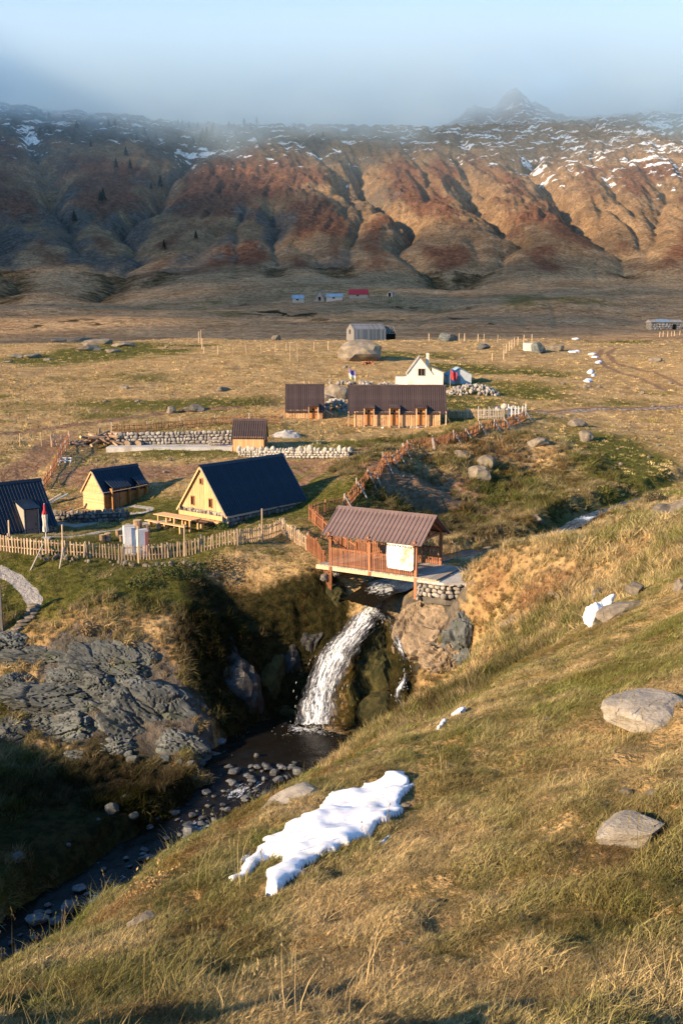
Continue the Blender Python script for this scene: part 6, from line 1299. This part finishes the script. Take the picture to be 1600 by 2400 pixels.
def clump(name, n, h0, h1, rad, wid, lean, seed, segs=2, head=False):
    r_ = random.Random(seed); v = []; f = []; bl = []
    for i in range(n):
        a = r_.uniform(0, 6.283); q = rad*math.sqrt(r_.random()); bx, by = q*math.cos(a), q*math.sin(a)
        h = r_.uniform(h0, h1); d = r_.uniform(0, 6.283); ln = r_.uniform(.15, 1)*lean*h; wx, wy = -math.sin(d+.6)*wid, math.cos(d+.6)*wid
        b0 = len(v); c = r_.random()
        for s in range(segs):
            t = s/segs; o = ln*t*t; z = h*t*(1-.25*lean*t)
            v += [(bx+math.cos(d)*o-wx*(1-t*.6), by+math.sin(d)*o-wy*(1-t*.6), z-.01), (bx+math.cos(d)*o+wx*(1-t*.6), by+math.sin(d)*o+wy*(1-t*.6), z-.01)]; bl += [c, c]
        v.append((bx+math.cos(d)*ln, by+math.sin(d)*ln, h*(1-.25*lean))); bl.append(c)
        for s in range(segs-1): f.append((b0+2*s, b0+2*s+1, b0+2*s+3, b0+2*s+2))
        f.append((b0+2*segs-2, b0+2*segs-1, b0+2*segs))
        if head:
            tp = v[-1]
            for j in range(5):
                e = .025+.012*j; b1 = len(v); aa = r_.uniform(0, 6.28); zz = tp[2]-.02*j
                v += [(tp[0], tp[1], zz), (tp[0]+math.cos(aa)*.014, tp[1]+math.sin(aa)*.014, zz+.012), (tp[0]+math.cos(aa)*.004, tp[1]+math.sin(aa)*.004, zz+.032)]; bl += [.3]*3; f.append((b1, b1+1, b1+2))
    me = mesh(name, v, f); a = me.attributes.new('bl', 'FLOAT', 'POINT'); a.data.foreach_set('value', np.array(bl, np.float32))
    me.materials.append(M['blade']); return bpy.data.objects.new(name, me)
def herb(name, n, h, rad, seed, lf=.012, mt='twig'):
    r_ = random.Random(seed); v = []; f = []; bl = []
    for i in range(n):
        a = r_.uniform(0, 6.283); q = rad*math.sqrt(r_.random()); c = r_.random()
        p = Vector((q*math.cos(a), q*math.sin(a), h*r_.random()*(1-.5*(q/rad)**2)))
        e = Vector((r_.gauss(0, 1), r_.gauss(0, 1), r_.gauss(0, .8))).normalized()*lf; g = e.cross(Vector((r_.gauss(0, 1), r_.gauss(0, 1), 1))).normalized()*lf*.55
        b = len(v); v += [p-e, p+g, p+e, p-g]; f.append((b, b+1, b+2, b+3)); bl += [c]*4
    me = mesh(name, v, f); a = me.attributes.new('bl', 'FLOAT', 'POINT'); a.data.foreach_set('value', np.array(bl, np.float32))
    me.materials.append(M[mt]); return bpy.data.objects.new(name, me)
def scatter(name, src, pts, rot, scl, tint, label, cat):
    me = bpy.data.meshes.new(name); n = len(pts)
    me.vertices.add(n); me.vertices.foreach_set('co', np.asarray(pts, np.float32).ravel())
    for nm, ty, ar, fld in (('rot', 'FLOAT_VECTOR', rot, 'vector'), ('scl', 'FLOAT', scl, 'value'), ('tint', 'FLOAT_COLOR', np.c_[tint, np.ones(n)], 'color')):
        a = me.attributes.new(nm, ty, 'POINT'); a.data.foreach_set(fld, np.asarray(ar, np.float32).ravel())
    o = bpy.data.objects.new(name, me); COL.objects.link(o)
    g = bpy.data.node_groups.new(name, 'GeometryNodeTree')
    g.interface.new_socket('Geometry', in_out='INPUT', socket_type='NodeSocketGeometry'); g.interface.new_socket('Geometry', in_out='OUTPUT', socket_type='NodeSocketGeometry')
    gi = g.nodes.new('NodeGroupInput'); go = g.nodes.new('NodeGroupOutput'); ip = g.nodes.new('GeometryNodeInstanceOnPoints'); oi = g.nodes.new('GeometryNodeObjectInfo')
    oi.inputs['Object'].default_value = src
    def na(nm, t):
        q = g.nodes.new('GeometryNodeInputNamedAttribute'); q.data_type = t; q.inputs[0].default_value = nm
        return next(s for s in q.outputs if s.enabled and s.name == 'Attribute')
    lk = g.links.new
    e2r = g.nodes.new('FunctionNodeEulerToRotation'); lk(na('rot', 'FLOAT_VECTOR'), e2r.inputs[0])
    lk(gi.outputs[0], ip.inputs['Points']); lk(oi.outputs['Geometry'], ip.inputs['Instance']); lk(e2r.outputs[0], ip.inputs['Rotation']); lk(na('scl', 'FLOAT'), ip.inputs['Scale']); lk(ip.outputs[0], go.inputs[0])
    md = o.modifiers.new('scatter', 'NODES'); md.node_group = g
    tag(o, label, cat, kind='stuff'); return o
DRYC, GRNC, HEAC, BRNC = np.array([.43,.335,.18]), np.array([.160,.165,.048]), np.array([.30,.125,.05]), np.array([.20,.13,.07])
def cover(name, src, n, r0, r1, a0, a1, s0, s1, label, tiltk=.6, keep=None, power=1.0, bare=True, mult=1.0, only=None, rocky=False):
    r = r0*(r1/r0)**(nr.random(n)**power); a = np.radians(nr.uniform(a0, a1, n)); x, y = r*np.sin(a), r*np.cos(a)
    z, g = ground(x, y); ma, mb = masks(x, y, z, g)
    ok = (mb[:, 3] < .35) & (rocky | (ma[:, 2]+nr.random(n)*.4 < .75)) & (ma[:, 3] < .5+nr.random(n)*.5)
    for po in SNOW:
        ins = inside(x, y, po)
        if ins.any(): dd, _ = pdist(x, y, [(*p_, 0) for p_ in po]+[(*po[0], 0)]); ok &= ~(ins & (dd > .05*nr.random(n))) & ~(~ins & (dd < .07*nr.random(n)))
    for q in KEEP: ok &= ((x-q[0])**2+(y-q[1])**2 > q[2]**2)
    dd, zz = pdist(x, y, UP); ok &= (dd > 1.5) | (z > zz+.5)
    dd, zz = pdist(x, y, DOWN); ok &= (dd > 1.7) | (z > zz+.35)
    dd, zz = pdist(x, y, FALL); ok &= dd > 1.25
    if only is not None: ok &= only(x, y, z, ma, mb)
    x, y, z, ma, mb = x[ok], y[ok], z[ok], ma[ok], mb[ok]; n = len(x)
    e = .15; gx = (ground(x+e, y, False)[0]-ground(x-e, y, False)[0])/(2*e); gy = (ground(x, y+e, False)[0]-ground(x, y-e, False)[0])/(2*e)
    v1 = fbm(x*.9, y*.9, 3, 301); v2 = nr.random(n); patch = fbm(x*.35, y*.35, 3, 302)
    gm = np.clip(.17+ma[:, 0]*.75+patch*.8+v1*.9+(v2-.5)*.6, 0, 1)[:, None]; hm = np.clip(ma[:, 1]*1.1+v1*.3-.1, 0, 1)[:, None]
    t = DRYC*(1-gm)+GRNC*gm; t = t*(1-hm)+HEAC*hm
    bm_ = np.clip(v1*1.5-.25, 0, .8)[:, None]; t = t*(1-bm_)+BRNC*bm_
    t = t*(1-mb[:, 1:2]*.84)  # blades on the moss mask darkened, shade put into their tint
    pl_ = (sstep(85, 110, np.hypot(x, y))*.35)[:, None]
    t = t*(1-pl_)+np.array([.44,.30,.14])*pl_
    t = t*(.7+.6*nr.random(n))[:, None]*mult
    v3 = fbm(x*2.4, y*2.4, 3, 304); sm = .48+.78*sstep(-.28, .30, v3); t = t*(.74+.40*sstep(-.22, .2, v3))[:, None]  # low clumps tinted darker, painting the shade between clumps
    rot = np.stack([np.arctan(gy)*tiltk, -np.arctan(gx)*tiltk, nr.uniform(0, 6.283, n)], -1)
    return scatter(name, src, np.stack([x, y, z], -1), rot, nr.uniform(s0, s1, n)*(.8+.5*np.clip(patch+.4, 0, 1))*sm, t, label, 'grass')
def grass():
    near = lambda x, y, z, ma, mb: (z > 12.5)
    c1 = clump('turf_clump', 30, .025, .085, .10, .0038, 1.3, 1); c2 = clump('bent_clump', 26, .07, .20, .10, .003, 1.1, 2, 3)
    c3 = clump('tussock_clump', 46, .12, .42, .17, .010, 1.0, 3, 3); c4 = clump('stalk_clump', 5, .30, .62, .10, .0028, .7, 4, 3, True)
    c5 = clump('tuft_clump', 22, .06, .22, .26, .020, 1.1, 5); c6 = herb('bilberry_clump', 120, .16, .16, 6)
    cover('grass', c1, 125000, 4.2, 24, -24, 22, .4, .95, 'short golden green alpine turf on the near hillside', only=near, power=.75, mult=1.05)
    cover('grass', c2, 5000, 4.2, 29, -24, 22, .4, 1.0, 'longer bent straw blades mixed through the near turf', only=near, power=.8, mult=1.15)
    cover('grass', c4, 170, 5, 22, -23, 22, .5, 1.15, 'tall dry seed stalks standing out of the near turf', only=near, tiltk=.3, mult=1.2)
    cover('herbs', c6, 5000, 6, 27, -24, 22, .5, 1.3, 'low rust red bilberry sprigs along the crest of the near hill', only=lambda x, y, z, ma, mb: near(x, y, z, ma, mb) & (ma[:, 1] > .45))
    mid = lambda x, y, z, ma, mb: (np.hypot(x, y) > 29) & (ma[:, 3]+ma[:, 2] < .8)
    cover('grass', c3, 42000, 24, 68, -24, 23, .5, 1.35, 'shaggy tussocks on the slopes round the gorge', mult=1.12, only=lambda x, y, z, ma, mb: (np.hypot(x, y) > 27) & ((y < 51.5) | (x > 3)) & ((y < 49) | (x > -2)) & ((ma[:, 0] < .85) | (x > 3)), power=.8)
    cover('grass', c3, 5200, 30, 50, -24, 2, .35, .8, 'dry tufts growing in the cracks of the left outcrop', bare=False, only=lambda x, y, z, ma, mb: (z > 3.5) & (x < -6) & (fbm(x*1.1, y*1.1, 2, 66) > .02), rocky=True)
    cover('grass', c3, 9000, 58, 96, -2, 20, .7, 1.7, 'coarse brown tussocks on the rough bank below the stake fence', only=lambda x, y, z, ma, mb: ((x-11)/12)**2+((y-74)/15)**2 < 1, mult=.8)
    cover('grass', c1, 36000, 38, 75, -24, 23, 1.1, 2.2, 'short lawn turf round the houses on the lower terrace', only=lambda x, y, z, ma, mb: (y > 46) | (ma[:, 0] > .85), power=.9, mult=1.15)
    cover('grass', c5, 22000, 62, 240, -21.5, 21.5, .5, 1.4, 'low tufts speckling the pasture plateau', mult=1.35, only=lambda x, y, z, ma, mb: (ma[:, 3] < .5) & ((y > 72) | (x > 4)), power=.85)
grass()
